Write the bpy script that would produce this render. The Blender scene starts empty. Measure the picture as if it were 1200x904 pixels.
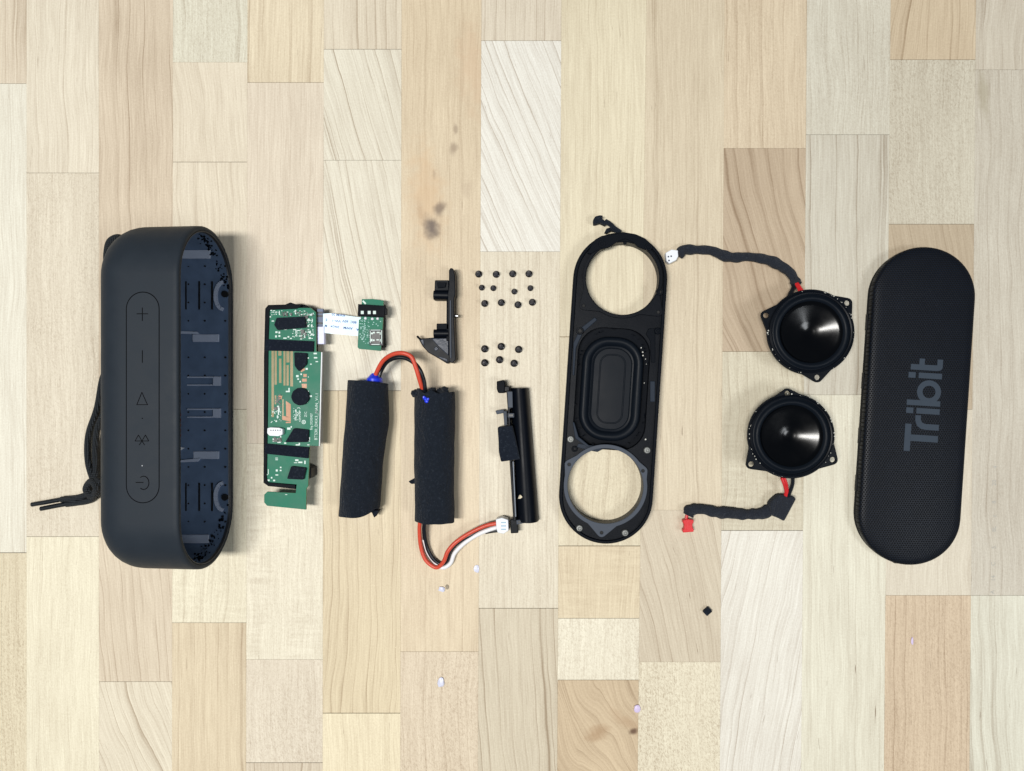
import bpy, bmesh, math, random
from mathutils import Vector, Matrix
random.seed(7)
PI = math.pi
sc = bpy.context.scene
COL = sc.collection
MM = 0.001

# ------------------------------------------------------------------ camera, world, lamps, exposure
F, H, TILT = 800.0, 385.0, math.radians(3.4)
cd = bpy.data.cameras.new('camera'); cam = bpy.data.objects.new('camera', cd); COL.objects.link(cam)
cd.sensor_fit = 'HORIZONTAL'; cd.sensor_width = 36; cd.lens = 24.0
cd.clip_start = 0.01; cd.clip_end = 20
cam.location = (0, 0, H*MM); cam.rotation_euler = (0, TILT, 0)
sc.camera = cam
w = bpy.data.worlds.new('World'); sc.world = w; w.use_nodes = True
bg = w.node_tree.nodes['Background']; bg.inputs[0].default_value = (0.80, 0.90, 1.0, 1); bg.inputs[1].default_value = 0.14

def area(name, loc, target, sx, sy, power, col):
    l = bpy.data.lights.new(name, 'AREA'); l.shape = 'RECTANGLE'; l.size = sx; l.size_y = sy
    l.energy = power; l.color = col
    o = bpy.data.objects.new(name, l); COL.objects.link(o); o.location = loc
    d = Vector(target)-Vector(loc)
    o.rotation_euler = d.to_track_quat('-Z', 'Y').to_euler()
    return o
area('ceiling_tube_lamp', (-0.47, -0.10, 1.75), (-0.47, -0.10, 0), 0.70, 0.20, 35.5, (1.0, 0.975, 0.93))
area('side_lamp', (1.08, -0.50, 1.55), (0.2, -0.1, 0), 0.5, 0.42, 10.0, (0.93, 0.97, 1.0))
sc.view_settings.view_transform = 'Standard'; sc.view_settings.look = 'None'
sc.view_settings.exposure = 0.0; sc.view_settings.gamma = 1.0
sc.render.engine = 'CYCLES'
sc.render.resolution_x = 1024; sc.render.resolution_y = 771

CT, ST = math.cos(TILT), math.sin(TILT)
def P(px, py, z=0.0):
    """where the line of sight through a point of the picture meets the level z (mm)"""
    u = px-600.0; v = py-452.0
    k = (H-z)/(u*ST+F*CT)
    return (k*(u*CT-F*ST), -k*v)
def P3(px, py, z=0.0):
    a = P(px, py, z); return Vector((a[0], a[1], z))

# ------------------------------------------------------------------ materials
def lin(c):
    return tuple((x/12.92 if x <= .04045 else ((x+.055)/1.055)**2.4) for x in [v/255.0 for v in c])
class NT:
    def __init__(s, tree): s.t = tree; s.n = tree.nodes; s.l = tree.links
    def put(s, sock, v):
        if v is None: return
        if isinstance(v, bpy.types.NodeSocket): s.l.new(v, sock)
        else: sock.default_value = v
    def m(s, op, a, b=None, c=None, clamp=False):
        n = s.n.new('ShaderNodeMath'); n.operation = op; n.use_clamp = clamp
        for i, v in enumerate((a, b, c)): s.put(n.inputs[i], v)
        return n.outputs[0]
    def xyz(s, x, y, z=0.0):
        n = s.n.new('ShaderNodeCombineXYZ')
        for i, v in enumerate((x, y, z)): s.put(n.inputs[i], v)
        return n.outputs[0]
    def noise(s, vec, scale=1.0, detail=2.0, rough=.5, dist=0.0, col=False):
        n = s.n.new('ShaderNodeTexNoise'); s.put(n.inputs['Vector'], vec)
        n.inputs['Scale'].default_value = scale; n.inputs['Detail'].default_value = detail
        n.inputs['Roughness'].default_value = rough; n.inputs['Distortion'].default_value = dist
        return n.outputs['Color' if col else 'Fac']
    def ramp(s, v, a, b, x=0.0, y=1.0, smooth=True):
        n = s.n.new('ShaderNodeMapRange'); n.interpolation_type = 'SMOOTHSTEP' if smooth else 'LINEAR'
        s.put(n.inputs[0], v)
        for i, q in enumerate((a, b, x, y)): s.put(n.inputs[i+1], q)
        return n.outputs[0]
    def mix(s, f, a, b):
        n = s.n.new('ShaderNodeMix'); n.data_type = 'RGBA'
        s.put(n.inputs[0], f); s.put(n.inputs[6], a); s.put(n.inputs[7], b)
        return n.outputs[2]
    def bump(s, h, strength, dist=0.0002):
        n = s.n.new('ShaderNodeBump'); n.inputs['Strength'].default_value = strength
        n.inputs['Distance'].default_value = dist; s.put(n.inputs['Height'], h); return n.outputs[0]
def c4(c, k=1.0): return (c[0]*k, c[1]*k, c[2]*k, 1.0)

def new_mat(name):
    m = bpy.data.materials.new(name); m.use_nodes = True
    t = NT(m.node_tree); b = t.n['Principled BSDF']; return m, t, b
def coords_mm(t):
    tc = t.n.new('ShaderNodeTexCoord'); v = t.n.new('ShaderNodeVectorMath'); v.operation = 'SCALE'
    t.l.new(tc.outputs['Object'], v.inputs[0]); v.inputs['Scale'].default_value = 1000.0
    sp = t.n.new('ShaderNodeSeparateXYZ'); t.l.new(v.outputs[0], sp.inputs[0])
    return v.outputs[0], sp.outputs

def plastic(name, rgb, rough=.45, grain=.15, gscale=3.0, var=.15, dust=0.0, spec=.5, metal=0.0, wob=.0, coat=0.0):
    """moulded or coated surface: fine grain, blotches of gloss, a little dust"""
    m, t, b = new_mat(name); co, s = coords_mm(t); c = lin(rgb)
    if max(rgb) < 75 and metal < .5: c = (c[0]*.5, c[1]*.58, c[2]*.66)
    n1 = t.noise(co, .12, 3); n2 = t.noise(co, gscale, 3, .6)
    col = t.mix(n1, c4(c, 1-var), c4(c, 1+var))
    if dust > 0:
        d = t.m('MULTIPLY', t.ramp(t.noise(co, 1.9, 2, .7), .63, .75), dust)
        col = t.mix(d, col, c4(lin((120, 128, 135))))
    t.put(b.inputs['Base Color'], col)
    t.put(b.inputs['Roughness'], t.m('ADD', t.m('MULTIPLY', t.m('SUBTRACT', n1, .5), .25), rough))
    b.inputs['Specular IOR Level'].default_value = spec
    b.inputs['Metallic'].default_value = metal
    if coat: b.inputs['Coat Weight'].default_value = coat; b.inputs['Coat Roughness'].default_value = .12
    h = n2
    if wob: h = t.m('ADD', n2, t.m('MULTIPLY', t.noise(co, .25, 2), wob))
    t.put(b.inputs['Normal'], t.bump(h, grain, .0003))
    return m
def fabric(name, rgb, scale=2.2, strength=.8, crease=0.0):
    """black cloth or foam tape: fibres and lint"""
    m, t, b = new_mat(name); co, s = coords_mm(t); c = lin(rgb)
    a = t.noise(co, scale, 4, .75); f = t.noise(co, .18, 3)
    lint = t.ramp(t.noise(co, .75, 5, .9), .54, .68)
    col = t.mix(a, c4(c, .2), c4(c, 2.3)); col = t.mix(t.m('MULTIPLY', lint, .32), col, c4(lin((95, 105, 118))))
    col = t.mix(t.m('MULTIPLY', f, .35), col, c4(c, .6))
    t.put(b.inputs['Base Color'], col); b.inputs['Roughness'].default_value = .88
    b.inputs['Specular IOR Level'].default_value = .1
    b.inputs['Sheen Weight'].default_value = .08; b.inputs['Sheen Roughness'].default_value = .5
    h = t.m('ADD', a, t.m('MULTIPLY', f, 1.5))
    if crease:
        q = t.xyz(t.m('MULTIPLY', s[0], .16), t.m('MULTIPLY', s[1], .07), 0.0)
        cr = t.m('ABSOLUTE', t.m('SUBTRACT', t.noise(q, 1, 4, .6, .8), .5))
        h = t.m('ADD', h, t.m('MULTIPLY', cr, crease))
    t.put(b.inputs['Normal'], t.bump(h, strength, .0006))
    return m
def weave(name, rgb, axis_scale=1.1):
    """braided cord"""
    m, t, b = new_mat(name); co, s = coords_mm(t); c = lin(rgb)
    u = t.m('ADD', t.m('MULTIPLY', s[0], 1.0), s[1]); v = t.m('SUBTRACT', s[0], s[1])
    w1 = t.m('SINE', t.m('MULTIPLY', u, 3.2)); w2 = t.m('SINE', t.m('MULTIPLY', v, 3.2))
    h = t.m('ADD', t.m('MULTIPLY', w1, w2), t.noise(co, 3, 3))
    col = t.mix(t.ramp(h, -.6, 1.4), c4(c, .4), c4(c, 1.8))
    t.put(b.inputs['Base Color'], col); b.inputs['Roughness'].default_value = .7
    t.put(b.inputs['Normal'], t.bump(h, .9, .0004)); return m

M = {}
M['rubber'] = plastic('case_rubber', (54, 58, 63), .52, .14, 5, .10, .05, .13)
M['rim'] = plastic('rim_rubber', (30, 33, 40), .42, .15, 4, .1, .05, .5)
M['liner'] = plastic('navy_inner_plastic', (90, 108, 134), .42, .2, 1.2, .3, .04, .4, wob=1.5)
M['lavender'] = plastic('lavender_foam_pad', (168, 178, 198), .6, .3, 3, .12)
M['black_hole'] = plastic('black_recess', (6, 7, 10), .7, .1)
M['icon'] = plastic('groove_shade_black', (4, 5, 8), .6, .05, spec=.05)  # black colours in the shade of the engraved icon lines and panel groove
M['dot'] = plastic('pale_dot', (150, 155, 160), .4, .05)
M['red_dot'] = plastic('red_mark', (120, 30, 30), .5, .05)
M['black_plastic'] = plastic('black_moulded_plastic', (15, 19, 26), .38, .12, 2, .15, .02, .10, wob=1)
M['black_matt'] = plastic('black_matt_plastic', (15, 19, 26), .5, .2, 3, .15, .02, .06)
M['grey_plastic'] = plastic('dark_grey_plastic', (70, 76, 86), .5, .2, 3, .12, .04, .12)
M['shiny_black'] = plastic('shiny_black_plastic', (13, 17, 25), .42, .06, 1.5, .15, .02, .12, wob=1)
M['wedge'] = plastic('smoky_wedge_plastic', (46, 55, 72), .40, .3, .8, .4, .05, .3, wob=3)
M['cone'] = plastic('glossy_cone', (3, 4, 7), .2, .02, .8, .1, .01, .26)
M['surround'] = plastic('rubber_surround', (22, 27, 34), .45, .08, 3, .1, .02, .12)
M['steel'] = plastic('steel', (170, 172, 176), .3, .1, 3, .15, 0, .5, 1.0)
M['insert'] = plastic('tarnished_insert', (112, 114, 112), .45, .3, 3, .3, 0, .5, .6)
M['rod'] = plastic('grey_rod', (104, 112, 124), .4, .2, 3, .2, 0, .4)
M['soft_grey'] = plastic('worn_grey_plastic', (52, 58, 68), .5, .2, 3, .12, .04, .12)
M['dark_steel'] = plastic('dark_steel', (38, 38, 42), .35, .15, 3, .2, 0, .5, .8)
M['pcb'] = plastic('green_solder_mask', (8, 104, 80), .42, .08, .6, .2, .03, .18, wob=1)
M['pcb_edge'] = plastic('board_edge', (120, 140, 105), .6, .2, 4)
M['copper'] = plastic('copper_trace', (108, 94, 54), .4, .1, 2, .25, 0, .5, .15)
M['orange_copper'] = plastic('bare_copper', (132, 86, 50), .4, .1, 2, .2, 0, .5, .15)
M['silk'] = plastic('white_silkscreen', (205, 222, 216), .6, .05)
M['white'] = plastic('white_nylon', (222, 226, 232), .45, .1, 2, .06)
M['chip'] = plastic('black_chip', (16, 18, 22), .4, .1)
M['foam'] = fabric('black_foam', (20, 26, 36), 3.0, .8)
M['foam_strip'] = fabric('black_foam_strip', (15, 21, 32), 2.0, .35)
M['wrap'] = fabric('black_cloth_wrap', (21, 27, 36), 1.6, 1.0, 5.0)
M['sleeve'] = fabric('wire_sleeve', (34, 38, 46), 2.6, 1.0, 6.0)
M['cord'] = weave('braided_cord', (22, 28, 34))
M['heatshrink'] = plastic('heat_shrink', (22, 28, 34), .4, .1)
M['blue'] = plastic('blue_shrink', (22, 52, 214), .35, .1)
M['red_wire'] = plastic('orange_red_insulation', (198, 72, 50), .42, .25)
M['red'] = plastic('red_nylon', (205, 28, 34), .4, .15)
M['dark_red_wire'] = plastic('red_insulation', (196, 36, 40), .4, .05)
M['black_wire'] = plastic('black_insulation', (20, 23, 30), .35, .05)
M['white_wire'] = plastic('white_insulation', (225, 225, 228), .4, .05)
M['ribbon'] = plastic('pale_blue_ribbon', (214, 236, 244), .35, .05, 1, .03)
M['blue_ink'] = plastic('blue_ink', (72, 108, 178), .5, .05)
M['crumb'] = plastic('translucent_crumb', (206, 208, 226), .35, .5, 1.5, .1)
M['lilac'] = plastic('lilac_crumb', (205, 190, 222), .35, .5, 1.5, .1)
M['glue'] = plastic('dried_glue', (190, 190, 182), .35, .6, 2, .3)
M['ink'] = plastic('stamp_ink', (176, 174, 166), .7, .1)
M['letter'] = plastic('grey_letter', (56, 65, 76), .55, .4, 2, .1, spec=.1)

def mesh_grille_mat():
    m, t, b = new_mat('woven_grille_mesh'); co, s = coords_mm(t)
    x, y = s[0], s[1]; p = 1.3
    def cell(ox, oy):
        a = t.m('SUBTRACT', t.m('FRACT', t.m('ADD', t.m('DIVIDE', x, p), ox)), .5)
        c = t.m('SUBTRACT', t.m('FRACT', t.m('ADD', t.m('DIVIDE', y, p*1.732), oy)), .5)
        c = t.m('MULTIPLY', c, 1.732)
        return t.m('SQRT', t.m('ADD', t.m('MULTIPLY', a, a), t.m('MULTIPLY', c, c)))
    d = t.m('MINIMUM', cell(0, 0), cell(.5, .5))
    wire = t.ramp(d, .25, .42)
    c = lin((9, 15, 25))
    n = t.noise(co, .15, 2)
    col = t.mix(wire, c4(lin((5, 6, 9))), t.mix(n, c4(c, .9), c4(c, 1.6)))
    t.put(b.inputs['Base Color'], col)
    t.put(b.inputs['Roughness'], t.ramp(wire, 0, 1, .7, .40, False)); b.inputs['Specular IOR Level'].default_value = .16
    t.put(b.inputs['Normal'], t.bump(wire, .3, .0003))
    return m
M['mesh'] = mesh_grille_mat()

# ---- maple planks
def maple_group():
    g = bpy.data.node_groups.new('maple', 'ShaderNodeTree')
    def inp(n, ty='NodeSocketFloat', d=0.0):
        s = g.interface.new_socket(n, in_out='INPUT', socket_type=ty); s.default_value = d
    inp('base', 'NodeSocketColor', (.6, .5, .4, 1)); inp('dark', 'NodeSocketColor', (.4, .3, .2, 1))
    for n in ('seed', 'slope', 'curve', 'line', 'spacing', 'warp', 'fleck', 'curl', 'pore', 'patch'): inp(n)
    g.interface.new_socket('Color', in_out='OUTPUT', socket_type='NodeSocketColor')
    g.interface.new_socket('Height', in_out='OUTPUT', socket_type='NodeSocketFloat')
    t = NT(g); gi = g.nodes.new('NodeGroupInput').outputs; go = g.nodes.new('NodeGroupOutput')
    co, s = coords_mm(t)
    sd = t.m('MULTIPLY', gi['seed'], 173.3)
    x = t.m('ADD', s[0], 0.0); y = s[1]
    ys = t.m('ADD', y, sd); xs = t.m('ADD', x, sd)
    # growth-ring coordinate
    wp = t.noise(t.xyz(t.m('MULTIPLY', xs, .014), t.m('MULTIPLY', ys, .010), gi['seed']), 1, 2, .5)
    wp2 = t.noise(t.xyz(t.m('MULTIPLY', xs, .10), t.m('MULTIPLY', ys, .035), gi['seed']), 1, 2, .5)
    yy = t.m('MULTIPLY', y, y)
    r = t.m('ADD', x, t.m('MULTIPLY', y, gi['slope']))
    r = t.m('ADD', r, t.m('MULTIPLY', yy, gi['curve']))
    r = t.m('ADD', r, t.m('MULTIPLY', t.m('SUBTRACT', wp, .5), gi['warp']))
    r = t.m('ADD', r, t.m('MULTIPLY', t.m('SUBTRACT', wp2, .5), 2.2))
    irr = t.noise(t.xyz(t.m('ADD', t.m('MULTIPLY', r, .11), sd), 0.0, 0.0), 1, 2, .6)
    q = t.m('ADD', t.m('DIVIDE', r, gi['spacing']), t.m('MULTIPLY', irr, 3.5))
    fr = t.m('FRACT', q)
    ln = t.m('MULTIPLY', t.m('POWER', fr, 13.0), t.ramp(fr, 1.0, .965))
    soft = t.m('MULTIPLY', t.m('POWER', fr, 2.0), t.ramp(fr, 1.0, .9))
    la = t.ramp(t.noise(t.xyz(t.m('MULTIPLY', q, .61), t.m('MULTIPLY', ys, .006), gi['seed']), 1.3, 1), .3, .7, .25, 1.15)
    ln = t.m('MULTIPLY', t.m('ADD', t.m('MULTIPLY', ln, 1.1), t.m('MULTIPLY', soft, .14)), la)
    lnf = t.m('MULTIPLY', ln, t.m('MULTIPLY', gi['line'], 1.7))
    # fine fibre
    fib = t.noise(t.xyz(t.m('MULTIPLY', r, 1.6), t.m('MULTIPLY', ys, .045), gi['seed']), 1, 4, .65)
    fib2 = t.noise(t.xyz(t.m('MULTIPLY', r, .35), t.m('MULTIPLY', ys, .012), gi['seed']), 1, 2, .6)
    # ray fleck
    flm = t.ramp(t.noise(t.xyz(t.m('MULTIPLY', xs, .035), t.m('MULTIPLY', ys, .012), 3.0), 1, 1), .32, .62, .55, 1.0)
    fl = t.noise(t.xyz(t.m('ADD', t.m('MULTIPLY', r, 1.25), t.m('MULTIPLY', ys, .25)), t.m('MULTIPLY', ys, .62), gi['seed']), 1, 3, .6, .9)
    flk = t.m('MULTIPLY', t.ramp(fl, .50, .62, 0.0, 1.5), flm)
    fll = t.m('MULTIPLY', t.ramp(fl, .50, .36), flm)
    # curl
    cu = t.noise(t.xyz(t.m('MULTIPLY', xs, .045), t.m('MULTIPLY', ys, .42), 5.0), 1, 3, .6, .3)
    cum = t.ramp(t.noise(t.xyz(t.m('MULTIPLY', xs, .05), t.m('MULTIPLY', ys, .01), 9.0), 1, 1), .35, .6)
    cuf = t.m('MULTIPLY', t.m('MULTIPLY', t.m('SUBTRACT', cu, .45), cum), gi['curl'])
    # mineral ticks
    pr = t.noise(t.xyz(t.m('MULTIPLY', r, .95), t.m('MULTIPLY', ys, .05), gi['seed']), 1, 2, .55)
    prf = t.m('MULTIPLY', t.ramp(pr, .715, .775), t.m('MULTIPLY', gi['pore'], 1.2, clamp=True))
    pt = t.noise(t.xyz(t.m('MULTIPLY', xs, .022), t.m('MULTIPLY', ys, .009), gi['seed']), 1, 3, .55)
    f = t.m('ADD', lnf, t.m('MULTIPLY', t.m('SUBTRACT', fib, .5), 1.25))
    f = t.m('ADD', f, t.m('MULTIPLY', t.m('SUBTRACT', fib2, .5), .45))
    f = t.m('ADD', f, t.m('MULTIPLY', t.m('SUBTRACT', flk, t.m('MULTIPLY', fll, .6)), t.m('MULTIPLY', gi['fleck'], .46)))
    f = t.m('ADD', f, cuf); f = t.m('ADD', f, t.m('MULTIPLY', t.m('SUBTRACT', pt, .5), gi['patch']))
    f = t.m('ADD', f, t.m('MULTIPLY', t.m('SUBTRACT', t.noise(co, .95, 4, .8), .5), 1.0))
    f = t.m('ADD', f, .12)
    f = t.m('SUBTRACT', f, t.m('MULTIPLY', t.ramp(t.noise(co, .8, 1, .4), .76, .80), .7))
    fc = t.m('MAXIMUM', t.m('MINIMUM', f, 1.15), -.30)
    # base + f*(dark-base), allowing a little over-light
    vm = t.n.new('ShaderNodeVectorMath'); vm.operation = 'SUBTRACT'; t.l.new(gi['dark'], vm.inputs[0]); t.l.new(gi['base'], vm.inputs[1])
    vs = t.n.new('ShaderNodeVectorMath'); vs.operation = 'SCALE'; t.l.new(vm.outputs[0], vs.inputs[0]); t.l.new(fc, vs.inputs['Scale'])
    va = t.n.new('ShaderNodeVectorMath'); va.operation = 'ADD'; t.l.new(vs.outputs[0], va.inputs[0]); t.l.new(gi['base'], va.inputs[1])
    col = t.mix(prf, va.outputs[0], c4(lin((120, 98, 76))))
    t.l.new(col, go.inputs['Color'])
    hh = t.m('ADD', t.m('MULTIPLY', fib, .5), t.m('MULTIPLY', t.m('MULTIPLY', fl, gi['fleck']), 1.0))
    t.l.new(hh, go.inputs['Height'])
    return g
MAPLE = maple_group()
ALB = 0.90
def maple(rgb, seed, slope=0.0, curve=0.0, line=.5, spacing=5.0, warp=14.0, fleck=.0, curl=.0, pore=.35, patch=.55, dk=.0, knots=None):
    m, t, b = new_mat('maple_wood')
    g = t.n.new('ShaderNodeGroup'); g.node_tree = MAPLE
    c = lin(rgb); g_ = .3*c[0]+.6*c[1]+.1*c[2]; cm = lin((228, 215, 192)); c = tuple((v*.74+cm[i]*.26)*ALB for i, v in enumerate(c)); c = (c[0]*.955, c[1]*.985, c[2]*1.0); k = (.60-dk, .54-dk, .49-dk)
    g.inputs['base'].default_value = c4(c)
    g.inputs['dark'].default_value = (c[0]*k[0], c[1]*k[1], c[2]*k[2], 1)
    for n, v in (('seed', seed), ('slope', slope), ('curve', curve), ('line', line), ('spacing', spacing), ('warp', warp),
                 ('fleck', fleck), ('curl', curl), ('pore', pore), ('patch', patch)): g.inputs[n].default_value = v
    col = g.outputs['Color']
    if knots:
        co, s = coords_mm(t)
        nz = t.m('SUBTRACT', t.noise(co, .16, 3), .5)
        for (px, py, rx, ry, a, st, kc) in sorted(knots, key=lambda k: -k[2]*k[3]):
            cx, cy = P(px, py); ca, sa = math.cos(a), math.sin(a)
            dx = t.m('SUBTRACT', s[0], cx); dy = t.m('SUBTRACT', s[1], cy)
            u = t.m('DIVIDE', t.m('ADD', t.m('MULTIPLY', dx, ca), t.m('MULTIPLY', dy, sa)), rx)
            v = t.m('DIVIDE', t.m('SUBTRACT', t.m('MULTIPLY', dy, ca), t.m('MULTIPLY', dx, sa)), ry)
            d = t.m('ADD', t.m('SQRT', t.m('ADD', t.m('MULTIPLY', u, u), t.m('MULTIPLY', v, v))), t.m('MULTIPLY', nz, 1.7))
            col = t.mix(t.m('MULTIPLY', t.ramp(d, 1.45, .15), st), col, c4(lin(kc)))
    t.put(b.inputs['Base Color'], col)
    b.inputs['Roughness'].default_value = .5; b.inputs['Specular IOR Level'].default_value = .35
    t.put(b.inputs['Normal'], t.bump(g.outputs['Height'], .18, .00012))
    return m

# ------------------------------------------------------------------ mesh helpers (all in millimetres)
def finish(name, bm, mat, parent=None, smooth=35, bevel=0.0, seg=2, origin=None):
    me = bpy.data.meshes.new(name)
    o = bpy.data.objects.new(name, me); COL.objects.link(o)
    L = Vector((0, 0, 0))
    if parent is not None:
        o.parent = parent; L = Vector(parent.get('_base', (0, 0, 0)))
        o['_base'] = tuple(L)
    elif origin is not None:
        L = Vector(origin); o.location = L*MM; o['_base'] = tuple(L)
    for v in bm.verts: v.co = (v.co-L)*MM
    bmesh.ops.recalc_face_normals(bm, faces=bm.faces)
    bm.to_mesh(me); bm.free()
    if smooth:
        for p in me.polygons: p.use_smooth = True
        me.set_sharp_from_angle(angle=math.radians(smooth))
    if isinstance(mat, (list, tuple)):
        for q in mat: me.materials.append(q)
    else: me.materials.append(mat)
    if bevel:
        b = o.modifiers.new('bevel', 'BEVEL'); b.width = bevel*MM; b.segments = seg; b.limit_method = 'ANGLE'; b.angle_limit = math.radians(40)
    return o
def thing(name, label, cat, base, group=None):
    o = bpy.data.objects.new(name, None); COL.objects.link(o); o.empty_display_size = .01
    o.location = Vector(base)*MM; o['_base'] = tuple(base); o['label'] = label; o['category'] = cat
    if group: o['group'] = group
    return o
def tag(o, label, cat, group=None):
    o['label'] = label; o['category'] = cat
    if group: o['group'] = group
    return o

def prism(bm, outer, z0, z1, holes=(), mi=0):
    """extruded outline (x,y mm) with holes; z may be callable (x,y)->z for the top"""
    zt = z1 if callable(z1) else (lambda x, y: z1)
    loops = [outer]+list(holes); tl = []; bl = []
    for lp in loops:
        tl.append([bm.verts.new((x, y, zt(x, y))) for x, y in lp]); bl.append([bm.verts.new((x, y, z0)) for x, y in lp])
    new = []
    if len(loops) == 1:
        new += [bm.faces.new(tl[0]), bm.faces.new(bl[0][::-1])]
    else:
        for L in (tl, bl):
            es = []
            for lp in L:
                for i in range(len(lp)): es.append(bm.edges.new((lp[i], lp[(i+1) % len(lp)])))
            r = bmesh.ops.triangle_fill(bm, use_beauty=True, use_dissolve=False, edges=es)
            new += [g for g in r['geom'] if isinstance(g, bmesh.types.BMFace)]
    for a, b in zip(tl, bl):
        n = len(a)
        for i in range(n): new.append(bm.faces.new((a[i], b[i], b[(i+1) % n], a[(i+1) % n])))
    for f in new: f.material_index = mi
    return bm
def rect(x0, y0, x1, y1): return [(x0, y0), (x1, y0), (x1, y1), (x0, y1)]
def circ(cx, cy, r, n=24, a0=0.0, ry=None):
    ry = r if ry is None else ry
    return [(cx+r*math.cos(a0+2*PI*i/n), cy+ry*math.sin(a0+2*PI*i/n)) for i in range(n)]
def ppoly(pts, z): return [P(a, b, z) for a, b in pts]
def rounded(pts, r, n=4):
    """round the corners of a polygon (mm)"""
    out = []; N = len(pts)
    for i in range(N):
        p0 = Vector(pts[i-1]); p1 = Vector(pts[i]); p2 = Vector(pts[(i+1) % N])
        a = (p0-p1); b = (p2-p1); la, lb = a.length, b.length
        rr = min(r, la*.45, lb*.45); A = p1+a.normalized()*rr; B = p1+b.normalized()*rr
        for k in range(n+1):
            t = k/n; q = A*(1-t)**2+p1*2*t*(1-t)+B*t*t; out.append((q.x, q.y))
    return out
def stadium(hl, r, n=20):
    """stadium in local (x across, y along); hl = half total length"""
    s = hl-r; out = []
    for i in range(n+1): a = PI*i/n; out.append((r*math.cos(a), s+r*math.sin(a)))
    for i in range(n+1): a = PI+PI*i/n; out.append((r*math.cos(a), -s+r*math.sin(a)))
    return out
def ring_faces(bm, A, B, mi=0):
    n = len(A); fs = []
    for i in range(n):
        f = bm.faces.new((A[i], A[(i+1) % n], B[(i+1) % n], B[i])); f.material_index = mi; fs.append(f)
    return fs
def loft(bm, rings, cap0=True, cap1=True, mi=0):
    R = [[bm.verts.new(p) for p in r] for r in rings]
    for a, b in zip(R, R[1:]): ring_faces(bm, a, b, mi)
    if cap0: bm.faces.new(R[0][::-1]).material_index = mi
    if cap1: bm.faces.new(R[-1]).material_index = mi
    return R
def lathe(bm, c, prof, n=48, mi=0, cap0=True, cap1=True, tf=None):
    """prof: list of (r,z) going along the surface; caps close the ends"""
    rings = []
    for r, z in prof:
        ring = [(c[0]+max(r, .01)*math.cos(2*PI*i/n), c[1]+max(r, .01)*math.sin(2*PI*i/n), z) for i in range(n)]
        rings.append(ring)
    return loft(bm, rings, cap0, cap1, mi)
def spline(pts, k=8):
    P_ = [Vector(p) for p in pts]; P_ = [P_[0]*2-P_[1]]+P_+[P_[-1]*2-P_[-2]]; out = []
    for i in range(1, len(P_)-2):
        for j in range(k):
            t = j/k; a, b, c, d = P_[i-1:i+3]
            out.append(.5*((2*b)+(c-a)*t+(2*a-5*b+4*c-d)*t*t+(-a+3*b-3*c+d)*t**3))
    out.append(P_[-2]); return out
def tube(bm, pts, r, n=10, k=8, flat=1.0, mi=0, up=(0, 0, 1)):
    """pts: 3-D mm control points; r number or callable(t)"""
    S = spline(pts, k); N = len(S); rings = []; U = Vector(up)
    for i, p in enumerate(S):
        d = (S[min(i+1, N-1)]-S[max(i-1, 0)]).normalized()
        s = d.cross(U)
        s = s.normalized() if s.length > 1e-4 else Vector((1, 0, 0))
        u = s.cross(d).normalized(); rr = r(i/(N-1)) if callable(r) else r
        rings.append([tuple(p+s*rr*math.cos(2*PI*j/n)+u*rr*flat*math.sin(2*PI*j/n)) for j in range(n)])
    return loft(bm, rings, True, True, mi)
def blob(bm, c, r, sub=1, jit=.3, sq=1.0, mi=0):
    res = bmesh.ops.create_icosphere(bm, subdivisions=sub, radius=1.0)
    for v in res['verts']:
        k = 1+random.uniform(-jit, jit); v.co = Vector((v.co.x*r*k+c[0], v.co.y*r*k+c[1], v.co.z*r*k*sq+c[2]))
def box(bm, cx, cy, z0, z1, w_, d_, rot=0.0, mi=0):
    ca, sa = math.cos(rot), math.sin(rot)
    pts = [(cx+x*ca-y*sa, cy+x*sa+y*ca) for x, y in ((-w_/2, -d_/2), (w_/2, -d_/2), (w_/2, d_/2), (-w_/2, d_/2))]
    return prism(bm, pts, z0, z1, (), mi)
def B(): return bmesh.new()
def pxbox(name, x0, y0, x1, y1, z0, z1, mat, parent, bevel=.15, **kw):
    a = ppoly([(x0, y0), (x1, y0), (x1, y1), (x0, y1)], z1); bm = B(); prism(bm, a, z0, z1)
    return finish(name, bm, mat, parent, bevel=bevel, **kw)
def pxprism(name, pts, z0, z1, mat, parent, bevel=.15, rnd=0, holes=(), **kw):
    a = ppoly(pts, z1)
    if rnd: a = rounded(a, rnd)
    bm = B(); prism(bm, a, z0, z1, holes); return finish(name, bm, mat, parent, bevel=bevel, **kw)
def text_mesh(name, body, size, rot, pos, z, mat, parent, thick=.03, stretch=1.0, bold=0.0, zf=None):
    cu = bpy.data.curves.new('t', 'FONT'); cu.body = body; cu.size = size; cu.align_x = 'LEFT'; cu.resolution_u = 2; cu.offset = bold
    o = bpy.data.objects.new('t', cu); COL.objects.link(o)
    dg = bpy.context.evaluated_depsgraph_get(); me = bpy.data.meshes.new_from_object(o.evaluated_get(dg))
    bpy.data.objects.remove(o); bpy.data.curves.remove(cu)
    bm = B(); bm.from_mesh(me); bpy.data.meshes.remove(me)
    ca, sa = math.cos(rot), math.sin(rot)
    for v in bm.verts:
        x, y = v.co.x*stretch, v.co.y; v.co = (pos[0]+x*ca-y*sa, pos[1]+x*sa+y*ca, z)
    r = bmesh.ops.extrude_face_region(bm, geom=bm.faces[:])
    for v in [g for g in r['geom'] if isinstance(g, bmesh.types.BMVert)]: v.co.z += thick
    if zf:
        for v in bm.verts: v.co.z += zf(v.co.x)-z
    return finish(name, bm, mat, parent, smooth=0)

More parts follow.
